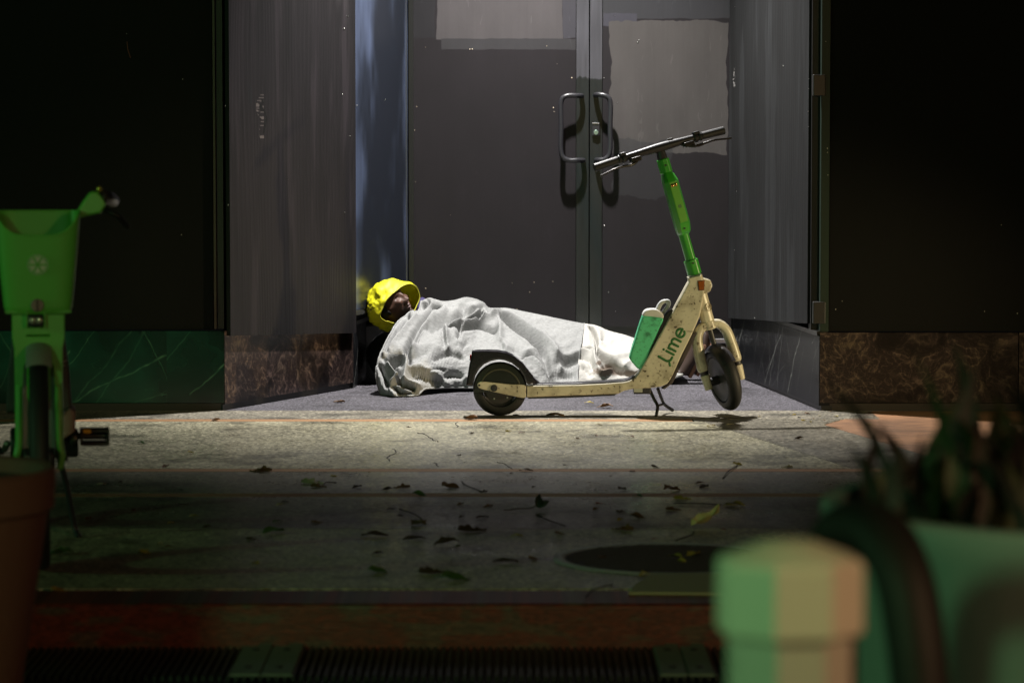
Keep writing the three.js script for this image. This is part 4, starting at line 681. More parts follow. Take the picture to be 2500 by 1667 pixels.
{
  // dark bundle under the head
  const c = P(930, 850, -1.62);
  tag(obj('bundle', sheet((u, v) => { const a = u * 2 * Math.PI, b = v * Math.PI, n = 1 + 0.35 * (fbm(Math.cos(a) * 1.5 + 4, v * 3 + Math.sin(a), 871, 3) - 0.5); return V(c.x + 0.06 + Math.sin(b) * Math.cos(a) * 0.135 * n, Math.max(0.005, 0.13 + Math.cos(b) * 0.13 * n), -1.62 + Math.sin(b) * Math.sin(a) * 0.19 * n); }, 60, 40, { closeU: true }), mat([0.009, 0.009, 0.011], 0.8)), 'black bundle propping up the sleeping person\'s head', 'bundle');
}
// ------------------------------------------------------------------ share bicycle, seen head-on
{
  const t = thing('share_bicycle', 'green share bicycle with front basket and small headlamp, facing the street', 'bicycle');
  const Z0 = 5.17, base = P(98, 1388, Z0), yaw = Math.atan2(base.x, CAM.z - Z0);            // it points along the line of sight
  t.position.set(base.x, 0, Z0); t.rotation.y = -yaw;
  const BM = { green: mat([0.14, 0.5, 0.07], 0.36, { clearcoat: 0.4, clearcoatRoughness: 0.3 }), plastic: mat([0.14, 0.5, 0.08], 0.5), dark: mat([0.02, 0.019, 0.02], 0.45), pale: mat([0.3, 0.3, 0.28], 0.5), black: M.rubber };
  const k = 833, X = (px) => (px - 98) / k, Y = (py) => 1.32 - (py - 288) / k, q3 = (x, y, z) => [X(0.2423 * x), Y(450 + 0.2423 * y), z];
  // basket: rounded box, open on top, front edge dipping
  const ring = (hw, hd, r, y, cz) => (u) => { const a = u * 2 * Math.PI, n = 5, c = Math.cos(a), s = Math.sin(a), f = Math.pow(Math.pow(Math.abs(c), n) + Math.pow(Math.abs(s), n), -1 / n); return V(c * f * hw, y, cz + s * f * hd); };
  const bask = (inset) => (u, v) => { const hw = lerp(0.098, 0.126, v) - inset, hd = lerp(0.085, 0.11, v) - inset, p = ring(hw, hd, 0, 0, 0.02)(u); const front = sst(0.0, 0.12, p.z - 0.02) * (1 - Math.pow(Math.abs(p.x) / 0.12, 4) * 0.9); p.y = lerp(0.752, 1.046 - 0.068 * front, v); if (v < 0.06) { p.x *= lerp(0.93, 1, v / 0.06); p.z = 0.02 + (p.z - 0.02) * lerp(0.93, 1, v / 0.06); } return p; };
  const bk = obj('basket', sheet(bask(0), 120, 30, { closeU: true }), BM.plastic, t);
  obj('basket_inside', sheet(bask(0.005), 120, 30, { closeU: true }), BM.plastic, bk);
  obj('basket_floor', box(-0.095, 0.755, -0.06, 0.095, 0.762, 0.1), BM.plastic, bk);
  obj('rim', tube(Array.from({ length: 80 }, (_, i) => bask(0.0025)(i / 80, 1)), 0.0042, 160, 6, true), BM.plastic, bk);
  // round emblem: six segments in a ring
  const fz = 0.118, lg = (y) => fz - (0.896 - y) * 0.07;
  { const gs = [new THREE.TorusGeometry(0.0285, 0.0012, 6, 48)]; for (let i = 0; i < 6; i++) { const a = i * Math.PI / 3 + Math.PI / 6, s = new THREE.Shape(); s.moveTo(Math.cos(a) * 0.005, Math.sin(a) * 0.005); for (let j = 0; j <= 8; j++) { const b = a + (j / 8 - 0.5) * 0.84; s.lineTo(Math.cos(b) * 0.0245, Math.sin(b) * 0.0245); } gs.push(new THREE.ShapeGeometry(s).translate(0, 0, 0.0005)); } const m = merge(gs); m.rotateX(0.07); m.translate(0, Y(641), 0.1255); obj('emblem', m, mat([0.55, 0.62, 0.46], 0.6), bk); }
  { const c = [X(96), Y(739), 0.112]; const rf = obj('reflector', cyl([c[0], c[1], 0.1], [c[0], c[1], 0.121], 0.0188, 0.0188, 32), mat([0.3, 0.2, 0.2], 0.25, { clearcoat: 1 }), t); obj('reflector_bar', box(c[0] - 0.003, c[1] - 0.017, 0.1212, c[0] + 0.003, c[1] + 0.017, 0.1225), mat([0.06, 0.02, 0.03], 0.3), rf); }
  { const c = [X(92), Y(777)]; const hl = obj('headlamp', new RoundedBoxGeometry(0.045, 0.036, 0.04, 3, 0.009).translate(c[0], c[1], 0.1), M.blackMetal, t); for (const s of [-1, 1]) obj('lamp_lens', new THREE.SphereGeometry(0.0105, 16, 12).scale(1, 0.8, 0.5).translate(c[0] + s * 0.0105, c[1] + 0.002, 0.119), mat([0.75, 0.7, 0.62], 0.12, { metalness: 0.6 }), hl); for (const s of [-1, 1]) obj('lamp_guard', box(c[0] + s * 0.026 - 0.002, c[1] - 0.02, 0.06, c[0] + s * 0.026 + 0.002, c[1] + 0.03, 0.11, 0.001), BM.green, hl); }
  // fork with wide crown plate
  const crownShape = new THREE.Shape([[-0.073, 0.748], [0.073, 0.748], [0.073, 0.68], [0.067, 0.65], [0.066, 0.55], [0.048, 0.54], [0.044, 0.6], [0.03, 0.618], [0, 0.624], [-0.03, 0.618], [-0.044, 0.6], [-0.048, 0.54], [-0.066, 0.55], [-0.067, 0.65], [-0.073, 0.68]].map((p) => new THREE.Vector2(...p)));
  const slot = new THREE.Path([[-0.036, 0.683], [0.036, 0.683], [0.036, 0.692], [-0.036, 0.692]].map((p) => new THREE.Vector2(...p))); crownShape.holes.push(slot);
  const crown = obj('fork_crown', metreUV(new THREE.ExtrudeGeometry(crownShape, { depth: 0.05, bevelEnabled: true, bevelSize: 0.003, bevelThickness: 0.004, bevelSegments: 2 }).translate(0, 0, 0.02)), BM.green, t);
  obj('crown_back', box(-0.05, 0.66, 0.0, 0.05, 0.72, 0.03), M.black, crown);
  for (const s of [-1, 1]) { obj('fork_leg', tube([[s * 0.057, 0.56, 0.045], [s * 0.0585, 0.45, 0.05], [s * 0.061, 0.36, 0.055], [s * 0.066, 0.335, 0.056], [s * 0.06, 0.3, 0.056]], (q) => 0.0125 - 0.0025 * q, 30, 12), BM.green, t); obj('axle_nut', cyl([s * 0.06, 0.325, 0.05], [s * 0.082, 0.325, 0.05], 0.009, 0.008, 10), M.blackMetal, t); }
  const wheel = (z, name) => {
    const w = new THREE.Matrix4().makeRotationZ(Math.PI / 2).setPosition(0, 0.325, z);
    const ty = (() => { const q = []; for (let i = 0; i <= 18; i++) { const a = -Math.PI * 0.62 + i / 18 * Math.PI * 1.24; q.push(new THREE.Vector2(0.3 + Math.cos(a) * 0.025, Math.sin(a) * 0.028)); } q.push(q[0].clone()); return new THREE.LatheGeometry(q, 72).applyMatrix4(w); })();
    const rm = lathe([[0.255, -0.014], [0.28, -0.018], [0.285, 0], [0.28, 0.018], [0.255, 0.014], [0.255, -0.014]], 64).applyMatrix4(w);
    const o = obj(name, rm, mat([0.08, 0.08, 0.08], 0.4, { metalness: 0.6 }), t); obj('tyre', ty, M.rubber, o);
    obj('hub', cyl([-0.045, 0.325, z], [0.045, 0.325, z], 0.032, 0.032, 24), M.blackMetal, o);
    for (let i = 0; i < 18; i++) { const a = i / 18 * 2 * Math.PI, s = i % 2 ? 1 : -1; obj('spoke', cyl([s * 0.03, 0.325 + Math.cos(a) * 0.03, z + Math.sin(a) * 0.03], [s * 0.004, 0.325 + Math.cos(a + 0.15) * 0.258, z + Math.sin(a + 0.15) * 0.258], 0.0012, 0.0012, 5), M.steel, o); }
    return o;
  };
  wheel(0.05, 'front_wheel'); wheel(-1.06, 'rear_wheel');
  for (const [z, nm, a0, a1] of [[0.05, 'front_mudguard', 1.0, 3.2], [-1.06, 'rear_mudguard', 0.3, 2.9]]) obj(nm, sheet((u, v) => { const a = lerp(a0, a1, u), b = lerp(-1.2, 1.2, v), r = 0.322 + 0.022 * Math.cos(b); return V(Math.sin(b) * 0.04, 0.325 + Math.sin(a) * r, z + Math.cos(a) * r); }, 50, 12), BM.pale, t);
  for (const s of [-1, 1]) obj('mudguard_stay', box(s * 0.041 - 0.006, 0.33, -0.02, s * 0.041 + 0.006, 0.6, -0.016), BM.pale, t);
  // handlebar: flat green arms, black grips, levers
  for (const s of [1, -1]) {
    const m = (p) => [p[0] * s, p[1], p[2]];
    const arm = obj('handlebar_arm', extr([[800, 272], [862, 170], [930, 82], [968, 70], [1012, 76], [1062, 132], [1096, 200], [1070, 255], [1040, 292], [940, 312], [860, 332], [838, 340]].map(([x, y]) => { const p = q3(x, y, 0); return [p[0] * s, p[1]]; }), -0.06, -0.015, 0.008, 3), BM.green, t);
    obj('grip', tube([m(q3(1060, 140, -0.04)), m(q3(1120, 140, -0.08)), m(q3(1180, 180, -0.18))], 0.019, 20, 14), mat([0.02, 0.018, 0.018], 0.35), arm);
    obj('grip_cap', cyl(m(q3(1035, 125, -0.035)), m(q3(1085, 132, -0.045)), 0.022, 0.021, 20), mat([0.05, 0.035, 0.035], 0.3), arm);
    obj('brake_lever', tube([m(q3(1070, 250, -0.04)), m(q3(1140, 285, -0.03)), m(q3(1210, 320, -0.03)), m(q3(1310, 430, -0.05))], 0.0075, 24, 8), M.black, arm);
  }
  obj('bell', new THREE.SphereGeometry(0.0095, 14, 10).translate(...q3(1030, 48, -0.02)), mat([0.6, 0.5, 0.1], 0.25, { metalness: 0.7 }), t);
  obj('stem', cyl([0, 0.7, -0.1], [0, 1.03, -0.13], 0.022, 0.02), BM.dark, t);
  // step-through frame, battery cover, cranks, saddle behind
  obj('down_tube', tube([[0, 0.72, -0.06], [0, 0.5, -0.26], [0, 0.36, -0.52]], 0.045, 24, 14), BM.green, t);
  obj('battery_cover', extr([[0.06, 0.69], [0.078, 0.66], [0.092, 0.56], [0.1, 0.44], [0.098, 0.42], [-0.098, 0.42], [-0.1, 0.44], [-0.092, 0.56], [-0.078, 0.66], [-0.06, 0.69]], -0.5, -0.38, 0.01, 3), BM.dark, t);
  obj('cover_mark', (() => { const q = new THREE.TorusGeometry(0.02, 0.004, 6, 20, 2.6); q.scale(0.35, 1.1, 0.5); q.rotateZ(1.9); q.translate(0.088, 0.575, -0.377); return q; })(), mat([0.3, 0.27, 0.24], 0.5), t);
  obj('motor_cover', extr([[0.05, 0.36], [0.062, 0.34], [0.108, 0.37], [0.11, 0.43], [0.09, 0.44], [0.055, 0.405]], -0.5, -0.3, 0.006, 2), mat([0.3, 0.22, 0.19], 0.5), t);
  obj('crankset', cyl([-0.09, 0.31, -0.56], [0.12, 0.31, -0.56], 0.05, 0.045), BM.dark, t);
  for (const s of [1, -1]) {
    const cr = obj('crank_arm', tube([[s * 0.1, 0.31, -0.56], [s * 0.108, s > 0 ? 0.34 : 0.28, -0.55 + s * 0.14]], 0.0115, 6, 10), mat([0.25, 0.23, 0.2], 0.35, { metalness: 0.7 }), t);
    const py = s > 0 ? 0.345 : 0.275, pz = -0.55 + s * 0.14;
    const pd = obj('pedal', [new RoundedBoxGeometry(0.09, 0.012, 0.075, 2, 0.005).translate(s * 0.168, py + 0.018, pz), new RoundedBoxGeometry(0.09, 0.012, 0.075, 2, 0.005).translate(s * 0.168, py - 0.022, pz), cyl([s * 0.11, py, pz], [s * 0.21, py, pz], 0.011), new RoundedBoxGeometry(0.008, 0.05, 0.075, 2, 0.003).translate(s * 0.127, py, pz), new RoundedBoxGeometry(0.008, 0.05, 0.075, 2, 0.003).translate(s * 0.209, py, pz)], mat([0.012, 0.012, 0.012], 0.4), t);
    obj('pedal_reflector', new RoundedBoxGeometry(0.024, 0.012, 0.006, 2, 0.002).translate(s * 0.145, py + 0.018, pz + 0.039), mat([1, 0.55, 0.02], 0.3, { clearcoat: 1 }), pd);
  }
  obj('chain_stay', [tube([[0.05, 0.33, -0.6], [0.055, 0.325, -1.06]], 0.014, 6, 10), tube([[-0.05, 0.33, -0.6], [-0.055, 0.325, -1.06]], 0.014, 6, 10)], BM.green, t);
  obj('seat_tube', tube([[0, 0.34, -0.6], [0, 0.62, -0.72], [0, 0.86, -0.82]], 0.02, 16, 12), BM.dark, t);
  obj('saddle', new THREE.SphereGeometry(1, 24, 16).scale(0.07, 0.03, 0.12).translate(0, 0.89, -0.84), M.rubber, t);
  obj('kickstand', tube([[0.06, 0.26, -0.62], [0.085, 0.16, -0.65], [0.11, 0.02, -0.68], [0.118, 0.007, -0.66]], 0.0095, 20, 8), mat([0.03, 0.035, 0.045], 0.35), t);
}
// ------------------------------------------------------------------ foreground: pots, plants, bollard, rack
const leafBlade = (L, w, bend, curl, n = 8) => { const g = sheet((u, v) => { const s = (u - 0.5) * 2, ww = w * Math.sin(Math.PI * Math.pow(v, 0.75)) * (1 - 0.15 * v) + 0.0005; return V(s * ww, Math.sin(v * bend) * L / Math.max(0.3, bend) * (bend > 0.05 ? 1 : v) + Math.abs(s) * ww * curl, (1 - Math.cos(v * bend)) * L / Math.max(0.3, bend)); }, 4, n); return g; };
{
  // brown pot at the left
  const Z = 14.77 - 7.3, r = P(122, 1148, Z), cx = r.x - 0.3;
  const t = thing('plant_pot', 'tapered dark terracotta coloured pot filled with soil in front of the bicycle', 'pot');
  obj('pot_wall', lathe([[0.0, -0.13], [0.2, -0.13], [0.205, -0.11], [0.292, 0.44], [0.305, 0.45], [0.31, 0.53], [0.302, 0.54], [0.285, 0.535], [0.27, 0.45], [0, 0.45]].map(([a, b]) => [a, b]), 64).translate(cx, 0, Z), mat([0.12, 0.05, 0.035], 0.75, { bumpMap: grit(2), bumpScale: 0.002 }), t);
  obj('soil', new THREE.CylinderGeometry(0.275, 0.275, 0.03, 40).translate(cx, 0.49, Z), mat([0.02, 0.016, 0.01], 1), t);
}
{
  const Z = 14.77 - 4.75, e = P(2008, 1222, Z), R = 0.45, cx = e.x + R, hy = e.y;
  const t = thing('round_planter', 'large round teal green planter behind the bollard', 'planter');
  obj('planter_wall', lathe([[0, -0.13], [R * 0.8, -0.13], [R * 0.82, -0.1], [R * 0.985, hy - 0.05], [R, hy - 0.04], [R, hy - 0.006], [R - 0.006, hy], [R - 0.03, hy], [R - 0.035, hy - 0.06], [0, hy - 0.06]], 80).translate(cx, 0, Z), mat([0.17, 0.22, 0.21], 0.55, { bumpMap: grit(1), bumpScale: 0.001 }), t);
  obj('soil', new THREE.CylinderGeometry(R - 0.036, R - 0.036, 0.03, 48).translate(cx, hy - 0.045, Z), mat([0.02, 0.016, 0.01], 1), t);
  const p = thing('spiky_plant', 'dark spiky leaved plant growing in the teal planter', 'plant');
  p.position.set(cx, hy - 0.035, Z);
  const lm = [mat([0.02, 0.014, 0.01], 0.6), mat([0.022, 0.028, 0.008], 0.6), mat([0.014, 0.01, 0.01], 0.6)];
  for (let i = 0; i < 200; i++) {
    const a = rr(0, 6.283), d = Math.sqrt(rnd()) * (R - 0.05), tall = rr(0.1, 0.24) * (1 - 0.35 * d / R) + (rnd() < 0.3 ? 0.1 : 0), g = leafBlade(tall, rr(0.009, 0.02), rr(0.5, 1.5), 0.4);
    const o = obj('leaf', g, lm[rnd() < 0.45 ? 1 : rnd() < 0.5 ? 0 : 2], p); o.position.set(Math.cos(a) * d, 0, Math.sin(a) * d); o.rotation.set(rr(-0.35, 0.35), rr(0, 6.283), rr(-0.35, 0.35));
  }
}
{
  const Z = 14.77 - 3.4, q = (px, py) => P(px, py, Z), cx = q(1929, 1400).x, r = 0.078, top = 0.878, low = q(1929, 1545).y;
  const t = thing('bollard', 'grey metal bollard with a wide eight sided cap', 'bollard');
  const oct = (pts) => { const g = new THREE.LatheGeometry(pts.map((p) => new THREE.Vector2(...p)), 8, Math.PI / 8 + 0.12); return toCreasedNormals(g, 0.35).translate(cx, 0, Z); };
  obj('shaft', oct([[0.066, -0.13], [0.066, low + 0.01]]), mat([0.34, 0.33, 0.29], 0.5), t);
  obj('cap', oct([[0.05, low], [r - 0.004, low], [r, low + 0.005], [r, top - 0.022], [r - 0.004, top - 0.016], [0.03, top], [0, top + 0.001]]), mat([0.46, 0.44, 0.37], 0.45), t);
}
{
  const Z = 14.77 - 3.95, q = (px, py, dz) => { const p = P(px, py, Z + dz); return [p.x, p.y, Z + dz]; };
  const a = q(2262, 1900, 0.1), b = q(2030, 1900, -0.25);
  tag(obj('bike_rack', tube([[a[0], -0.13, a[2]], a, q(2236, 1560, 0.08), q(2205, 1400, 0.05), q(2160, 1315, 0.0), q(2100, 1290, -0.08), q(2050, 1310, -0.15), q(2030, 1390, -0.22), b, [b[0], -0.13, b[2]]], 0.036, 120, 16), mat([0.008, 0.006, 0.006], 0.6, { specularIntensity: 0.5 })), 'dark rounded hoop of a bicycle rack between bollard and planter', 'bike rack');
}
// ------------------------------------------------------------------ covers, drain
{
  const c = G(1640, 1366), t = thing('manhole_cover', 'round dark manhole cover in a pale metal ring', 'manhole');
  obj('ring', lathe([[0.322, 0.0015], [0.322, 0.005], [0.333, 0.007], [0.35, 0.0065], [0.356, 0.0015]], 72).translate(c.x, 0, c.z), mat([0.42, 0.42, 0.46], 0.4), t);
  obj('cover_plate', new THREE.CylinderGeometry(0.318, 0.318, 0.004, 64).translate(c.x, 0.0025, c.z), mat([0.03, 0.024, 0.02], 0.6, { metalness: 0.3 }), t);
  const gs = []; for (let i = -9; i <= 9; i++) for (let j = -9; j <= 9; j++) if (Math.hypot(i, j) < 9.4) gs.push(new THREE.BoxGeometry(0.016, 0.003, 0.016).translate(c.x + i * 0.032 + (j % 2) * 0.016, 0.006, c.z + j * 0.032));
  const st = obj('tread_studs', gs, mat([0.032, 0.026, 0.022], 0.55, { metalness: 0.3 }), t); st.userData.kind = 'stuff';
}
{
  const pts = [[1535, 1452], [1552, 1432], [1592, 1407], [1760, 1404], [1880, 1408], [1880, 1455]].map(([x, y]) => { const g = G(x, y); return [g.x, g.z]; });
  tag(obj('access_cover', flatPoly(pts, 0.0015, 0.008), mat([0.4, 0.36, 0.22], 0.6, { bumpMap: grit(1), bumpScale: 0.001 })), 'flat pale concrete access cover by the kerb near the manhole', 'cover');
}
{
  const t = thing('gutter_grating', 'dark slotted gutter grating below the red kerb with pale bolted joint plates', 'grating');
  obj('channel', box(-4, -0.145, 5.915, 4, -0.128, 6.46), M.black, t);
  const gs = []; for (let x = -3; x < 3; x += 0.021) gs.push(new THREE.BoxGeometry(0.011, 0.014, 0.47).translate(x, -0.118, 6.19));
  const s = obj('slats', gs, mat([0.022, 0.026, 0.024], 0.4, { metalness: 0.4 }), t); s.userData.kind = 'stuff';
  for (const [x0, xm, x1] of [[590, 662, 736], [1598, 1662, 1724]]) for (const [a, b] of [[x0, xm - 2], [xm + 2, x1]]) {
    const A0 = G(a, 1590, -0.11).x, B0 = G(b, 1590, -0.11).x, mid = (A0 + B0) / 2, o = obj('joint_plate', flatPoly([[A0, 5.98], [mid, 5.98], [mid, 5.94], [B0, 5.94], [B0, 6.43], [A0, 6.43]], -0.111, -0.104), mat([0.16, 0.2, 0.165], 0.5, { metalness: 0.2 }), t);
    for (const z of [6.05, 6.33]) obj('bolt', cyl([mid, -0.105, z], [mid, -0.1, z], 0.01, 0.009, 8), M.blackMetal, o);
  }
}
// ------------------------------------------------------------------ fallen leaves and twigs
{
  const cols = { brown: [0.16, 0.085, 0.036], dark: [0.06, 0.036, 0.02], yellow: [0.42, 0.33, 0.06], green: [0.06, 0.13, 0.03], pale: [0.4, 0.36, 0.24], red: [0.25, 0.06, 0.025] };
  const ms = Object.fromEntries(Object.entries(cols).map(([k, c]) => [k, mat(c, 0.7, { transmission: 0.15, thickness: 0 })]));
  const geos = [0, 1, 2, 3].map((i) => { const L = 1; return sheet((u, v) => { const s = (u - 0.5) * 2, w = 0.27 * Math.sin(Math.PI * Math.pow(v, 0.8)) * (1 + 0.25 * Math.sin(v * 21 + i * 2) * (i % 2)) + 0.004; const lift = 0.1 + 0.16 * Math.sin(v * 3.1 + i) * (0.4 + 0.3 * i) + Math.abs(s) * w * (0.5 + 0.3 * i) + 0.06 * Math.sin(s * 4 + v * 7 + i); return V(s * w, Math.max(0.012, lift * 0.6), v - 0.5); }, 6, 12); });
  const text = { brown: 'curled brown leaf', dark: 'dark withered leaf', yellow: 'yellow leaf', green: 'green leaf', pale: 'pale dry leaf scrap', red: 'tiny reddish leaf' };
  const put = (px, py, size, col) => { const g = G(px, py), o = obj('fallen_leaf', geos[Math.floor(rnd() * 4)], ms[col]); o.position.set(g.x, 0.001, g.z); o.rotation.y = Math.PI / 2 + rr(-0.9, 0.9) + (rnd() < 0.5 ? Math.PI : 0); o.scale.setScalar(size * 0.78); const w = where(g.z, Math.hypot(g.x - mh.x, g.z - mh.z)); tag(o, `${text[col]} ${w}`, 'leaf', `${col} leaves ${w}`); };
  const mh = G(1640, 1366), where = (z, d) => d < 0.33 ? 'on the manhole cover' : z < 0 ? 'on the doorway floor' : z < 0.48 ? 'beside the doorway floor' : z < 2.52 ? 'on the wide slab between doorway and first double strip' : z < 3.33 ? 'between the two close orange strips' : z < 4.28 ? 'on the slab past both orange strips' : 'on the slab beside the red kerb';
  const c = (ox, oy, s, list) => list.forEach(([x, y, z, k]) => put(ox + s * x, oy + s * y, z, k));
  c(800, 950, 0.4573, [[60, 73, 0.07, 'brown'], [433, 205, 0.03, 'dark'], [767, 240, 0.035, 'dark'], [965, 227, 0.035, 'yellow'], [1036, 237, 0.04, 'brown'], [1450, 195, 0.04, 'pale'], [1395, 77, 0.06, 'yellow'], [1480, 100, 0.1, 'brown'], [760, 162, 0.1, 'brown'], [1005, 146, 0.06, 'dark'], [1215, 148, 0.12, 'brown'], [1435, 252, 0.03, 'brown'], [1620, 258, 0.05, 'brown'], [1340, 266, 0.03, 'brown'], [700, 355, 0.03, 'dark'], [1270, 410, 0.03, 'dark'], [1750, 420, 0.05, 'dark'], [1060, 440, 0.07, 'brown'], [980, 453, 0.025, 'dark'], [1626, 443, 0.04, 'brown'], [1512, 467, 0.02, 'dark'], [1100, 527, 0.03, 'dark'], [28, 467, 0.03, 'yellow'], [155, 530, 0.06, 'dark'], [310, 540, 0.06, 'dark'], [395, 530, 0.08, 'brown'], [660, 530, 0.11, 'brown'], [830, 550, 0.04, 'dark'], [495, 570, 0.08, 'green'], [1575, 540, 0.06, 'dark'], [1840, 545, 0.1, 'brown'], [2010, 528, 0.06, 'dark'], [1655, 575, 0.06, 'green'], [1895, 590, 0.08, 'yellow'], [335, 645, 0.04, 'dark'], [705, 620, 0.04, 'brown'], [855, 630, 0.05, 'brown'], [1450, 613, 0.035, 'red'], [1430, 645, 0.04, 'brown'], [1565, 658, 0.05, 'dark'], [1845, 648, 0.07, 'brown'], [1660, 690, 0.08, 'brown'], [390, 683, 0.035, 'dark'], [712, 688, 0.035, 'dark'], [825, 690, 0.06, 'dark'], [1560, 703, 0.04, 'yellow'], [480, 730, 0.1, 'brown'], [770, 760, 0.12, 'dark'], [1240, 778, 0.05, 'brown'], [1575, 755, 0.1, 'brown'], [250, 790, 0.11, 'dark'], [460, 808, 0.1, 'dark'], [1012, 788, 0.05, 'yellow'], [630, 830, 0.11, 'dark'], [692, 842, 0.03, 'green'], [265, 882, 0.05, 'dark'], [1100, 912, 0.05, 'brown'], [950, 930, 0.1, 'dark'], [275, 980, 0.09, 'green'], [560, 985, 0.11, 'dark'], [690, 1020, 0.12, 'green'], [1745, 803, 0.03, 'red'], [1470, 905, 0.05, 'brown'], [1860, 900, 0.07, 'yellow'], [1950, 895, 0.08, 'yellow'], [1900, 930, 0.06, 'yellow'], [1690, 995, 0.06, 'yellow'], [2150, 627, 0.06, 'yellow'], [2115, 755, 0.03, 'red']]);
  c(0, 950, 0.4573, [[1145, 170, 0.06, 'brown'], [1815, 73, 0.06, 'brown'], [755, 292, 0.05, 'green'], [1017, 342, 0.04, 'yellow'], [880, 418, 0.05, 'brown'], [1390, 442, 0.11, 'brown'], [1780, 468, 0.03, 'yellow'], [1665, 508, 0.12, 'pale'], [1700, 525, 0.08, 'brown'], [540, 513, 0.05, 'pale'], [1490, 622, 0.04, 'pale'], [1520, 606, 0.04, 'dark'], [710, 648, 0.03, 'red'], [465, 698, 0.05, 'brown'], [1035, 680, 0.04, 'yellow'], [910, 718, 0.035, 'yellow'], [1480, 710, 0.05, 'green'], [1460, 770, 0.12, 'green'], [1340, 805, 0.05, 'dark'], [848, 828, 0.035, 'pale'], [900, 845, 0.04, 'brown'], [770, 880, 0.07, 'yellow'], [1360, 932, 0.04, 'yellow'], [320, 885, 0.11, 'green'], [315, 1083, 0.07, 'yellow'], [1415, 1075, 0.03, 'yellow'], [1690, 715, 0.05, 'brown'], [375, 622, 0.04, 'pale'], [1095, 740, 0.05, 'dark'], [640, 500, 0.03, 'dark']]);
  c(1700, 650, 0.3826, [[95, 1025, 0.07, 'pale'], [215, 1015, 0.05, 'pale'], [405, 962, 0.03, 'pale'], [625, 950, 0.03, 'yellow'], [710, 945, 0.04, 'brown'], [685, 985, 0.03, 'yellow'], [895, 962, 0.035, 'yellow'], [1105, 1015, 0.035, 'yellow'], [1168, 1212, 0.03, 'red'], [650, 1103, 0.06, 'dark'], [268, 1270, 0.06, 'yellow'], [580, 1287, 0.06, 'pale'], [48, 1415, 0.06, 'dark'], [750, 975, 0.02, 'brown'], [790, 958, 0.02, 'pale'], [820, 985, 0.02, 'brown'], [660, 965, 0.02, 'dark'], [730, 995, 0.02, 'yellow'], [860, 930, 0.02, 'brown'], [600, 945, 0.02, 'pale'], [250, 1530, 0.1, 'yellow'], [20, 1390, 0.05, 'brown']]);
  // hairline cracks in the paving
  for (const line of [[[692, 178], [686, 190], [690, 204]], [[478, 234], [512, 240], [540, 258], [560, 268], [588, 282]], [[348, 320], [362, 335], [340, 352], [322, 362], [330, 385]], [[568, 395], [580, 402], [592, 412]], [[905, 388], [940, 398], [985, 425]]]) {
    const pts = []; line.forEach(([x, y], i) => { const g0 = G(800 + 0.4573 * x, 950 + 0.4573 * y); if (i) { const pr = pts[pts.length - 1]; for (const k of [0.33, 0.66]) pts.push(V(lerp(pr.x, g0.x, k) + rr(-0.008, 0.008), 0.0002, lerp(pr.z, g0.z, k) + rr(-0.02, 0.02))); } pts.push(V(g0.x, 0.0002, g0.z)); });
    obj('crack', tube(pts, 0.0022, 40, 5), M.bed, walk);
  }
  // large pale curled leaf
  const g = G(1722, 1290), o = obj('curled_leaf', sheet((u, v) => { const s = (u - 0.5) * 2, w = 0.024 * Math.sin(Math.PI * Math.pow(v, 0.7)) * (1 + 0.06 * Math.sin(v * 23)) + 0.002; return V(s * w, 0.008 + 0.03 * v * v + 0.014 * s * s + 0.003 * Math.sin(v * 11 + s * 3), (v - 0.5) * 0.07); }, 10, 20), mat([0.85, 0.68, 0.34], 0.6, { transmission: 0.1, thickness: 0 }));
  o.position.set(g.x, 0.002, g.z); o.rotation.y = 1.9; o.scale.setScalar(1.4); tag(o, 'large pale yellow curled leaf beside the manhole', 'leaf');
  // little sprig standing up
  const sp = thing('leafy_sprig', 'small dark sprig with upright leaves lying on the pavement', 'sprig'), b = G(1302, 1247); sp.position.copy(b);
  obj('stem', tube([[-0.1, 0.006, 0.03], [-0.05, 0.008, 0.01], [0, 0.012, 0], [0.015, 0.03, 0]], 0.002, 20, 5), ms.dark, sp);
  for (const [a, tilt, L] of [[0.2, 0.2, 0.05], [-0.6, 0.9, 0.045], [1.2, 1.0, 0.04], [0, 1.3, 0.05], [2.6, 1.3, 0.045]]) { const l = obj('leaf', leafBlade(L, 0.011, 0.5, 0.5), mat([0.012, 0.016, 0.01], 0.5), sp); l.position.set(0.012, 0.012, 0); l.rotation.set(0, 0, 0); l.rotateY(a); l.rotateZ(-Math.sign(Math.cos(a)) * tilt * 0.8); }
  // twigs
  const twigs = [[[1430, 1460], [1495, 1430]], [[1128, 1178], [1178, 1203]], [[1310, 1258], [1380, 1287]], [[975, 1245], [1040, 1282]], [[1650, 1322], [1695, 1300]], [[1645, 1232], [1760, 1235]], [[1765, 1170], [1800, 1140]], [[820, 1181], [790, 1184]]];
  for (const [a, e] of twigs) { const A0 = G(...a), B0 = G(...e), m = A0.clone().lerp(B0, 0.5).add(V(rr(-0.02, 0.02), 0.004, rr(-0.01, 0.01))); A0.y = B0.y = 0.004; m.y = 0.007; tag(obj('twig', tube([A0, m, B0], 0.0022, 14, 5), mat([0.03, 0.02, 0.013], 0.8)), 'thin dark twig lying on the pavement', 'twig', 'twigs scattered on the pavement'); }
}
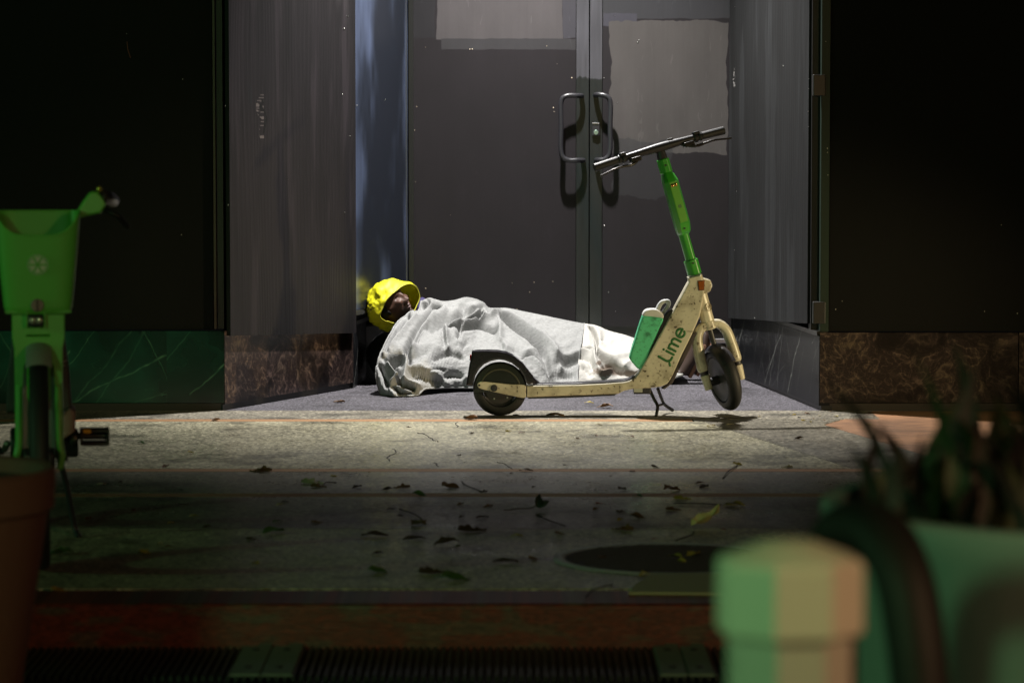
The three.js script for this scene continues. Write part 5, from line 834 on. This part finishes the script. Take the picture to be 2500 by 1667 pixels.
// ------------------------------------------------------------------ traffic signal and added lamps, out of frame
{
  const [x, y, z, I] = LAMP.addedFlood, t = thing('added_lamp', 'added unseen low hooded lamp that brightens the scooter side', 'lamp');  // added unseen fixture, its narrow low beam brightens the scooter side
  obj('pole', cyl([x + 0.1, -0.13, z + 0.1], [x + 0.1, y + 0.25, z + 0.1], 0.06, 0.045), M.blackMetal, t);
  const to = V(0.75, 0.3, 0.3), d = to.clone().sub(V(x, y, z)).normalize(), q = (k) => V(x, y, z).addScaledVector(d, k);
  obj('hood', (() => { const g = lathe([[0.02, -0.14], [0.09, -0.12], [0.12, 0.0], [0.125, 0.1], [0.12, 0.1], [0.112, 0.0], [0.08, -0.1]], 28); g.applyQuaternion(new THREE.Quaternion().setFromUnitVectors(V(0, 1, 0), d)); g.translate(x, y, z); return g; })(), M.blackMetal, t);
  obj('lamp_lens', cyl(q(-0.03), q(-0.02), 0.1, 0.1, 28), mat([0.9, 0.8, 0.6], 0.5, { emissive: new THREE.Color(1, 0.76, 0.4), emissiveIntensity: 6 }), t);
  const l = new THREE.SpotLight(new THREE.Color(1, 0.8, 0.44), I, 0, 0.15, 1, 2); l.position.copy(q(0)); l.target.position.copy(to); l.castShadow = true; l.shadow.radius = 5; scene.add(l, l.target);
}
{
  const [x, y, z, I] = LAMP.green, t = thing('traffic_signal', 'traffic signal with its green lamp lit beside the road', 'traffic signal');
  obj('pole', cyl([x - 0.2, -0.13, z], [x - 0.2, y + 0.9, z], 0.05, 0.045), M.blackMetal, t);
  obj('housing', box(x - 0.32, y - 0.2, z - 0.16, x - 0.08, y + 0.8, z + 0.16, 0.02), M.black, t);
  obj('green_lamp', new THREE.SphereGeometry(0.12, 24, 16).translate(x, y, z), mat([0.2, 0.7, 0.4], 0.4, { emissive: new THREE.Color(0.12, 1, 0.42), emissiveIntensity: 4 }), t);
  for (const k of [0.3, 0.6]) obj('dark_lamp', new THREE.SphereGeometry(0.11, 20, 14).translate(x - 0.05, y + k, z), mat([0.03, 0.012, 0.01], 0.3), t);
  const l = new THREE.PointLight(new THREE.Color(0.36, 1, 0.42), I, 0, 2); l.position.set(x, y, z); l.castShadow = true; l.shadow.radius = 6; scene.add(l);
}
for (const [key, col, label] of [['addedWarm', [1, 0.58, 0.3], 'added unseen orange lantern that tints the bollard, near the planter'], ['addedGreen', [0.42, 1, 0.4], 'added unseen green lantern that tints the bollard, near the brown pot']]) {  // added unseen lanterns, placed to colour the bollard orange and green
  const [x, y, z, I] = LAMP[key], t = thing('added_lantern', label, 'lantern'), c = new THREE.Color(...col);
  obj('post', cyl([x, -0.13, z], [x, y - 0.16, z], 0.03, 0.025), M.blackMetal, t);
  obj('cap', cyl([x, y + 0.13, z], [x, y + 0.2, z], 0.1, 0.02, 16), M.blackMetal, t);
  obj('glass', cyl([x, y - 0.16, z], [x, y + 0.13, z], 0.07, 0.085, 20), mat([0.7, 0.7, 0.7], 0.5, { emissive: c, emissiveIntensity: 3 }), t);
  const l = new THREE.PointLight(c, I, 0, 2); l.position.set(x, y, z); l.castShadow = true; l.shadow.radius = 11; scene.add(l);
}
renderer.render(scene, camera);
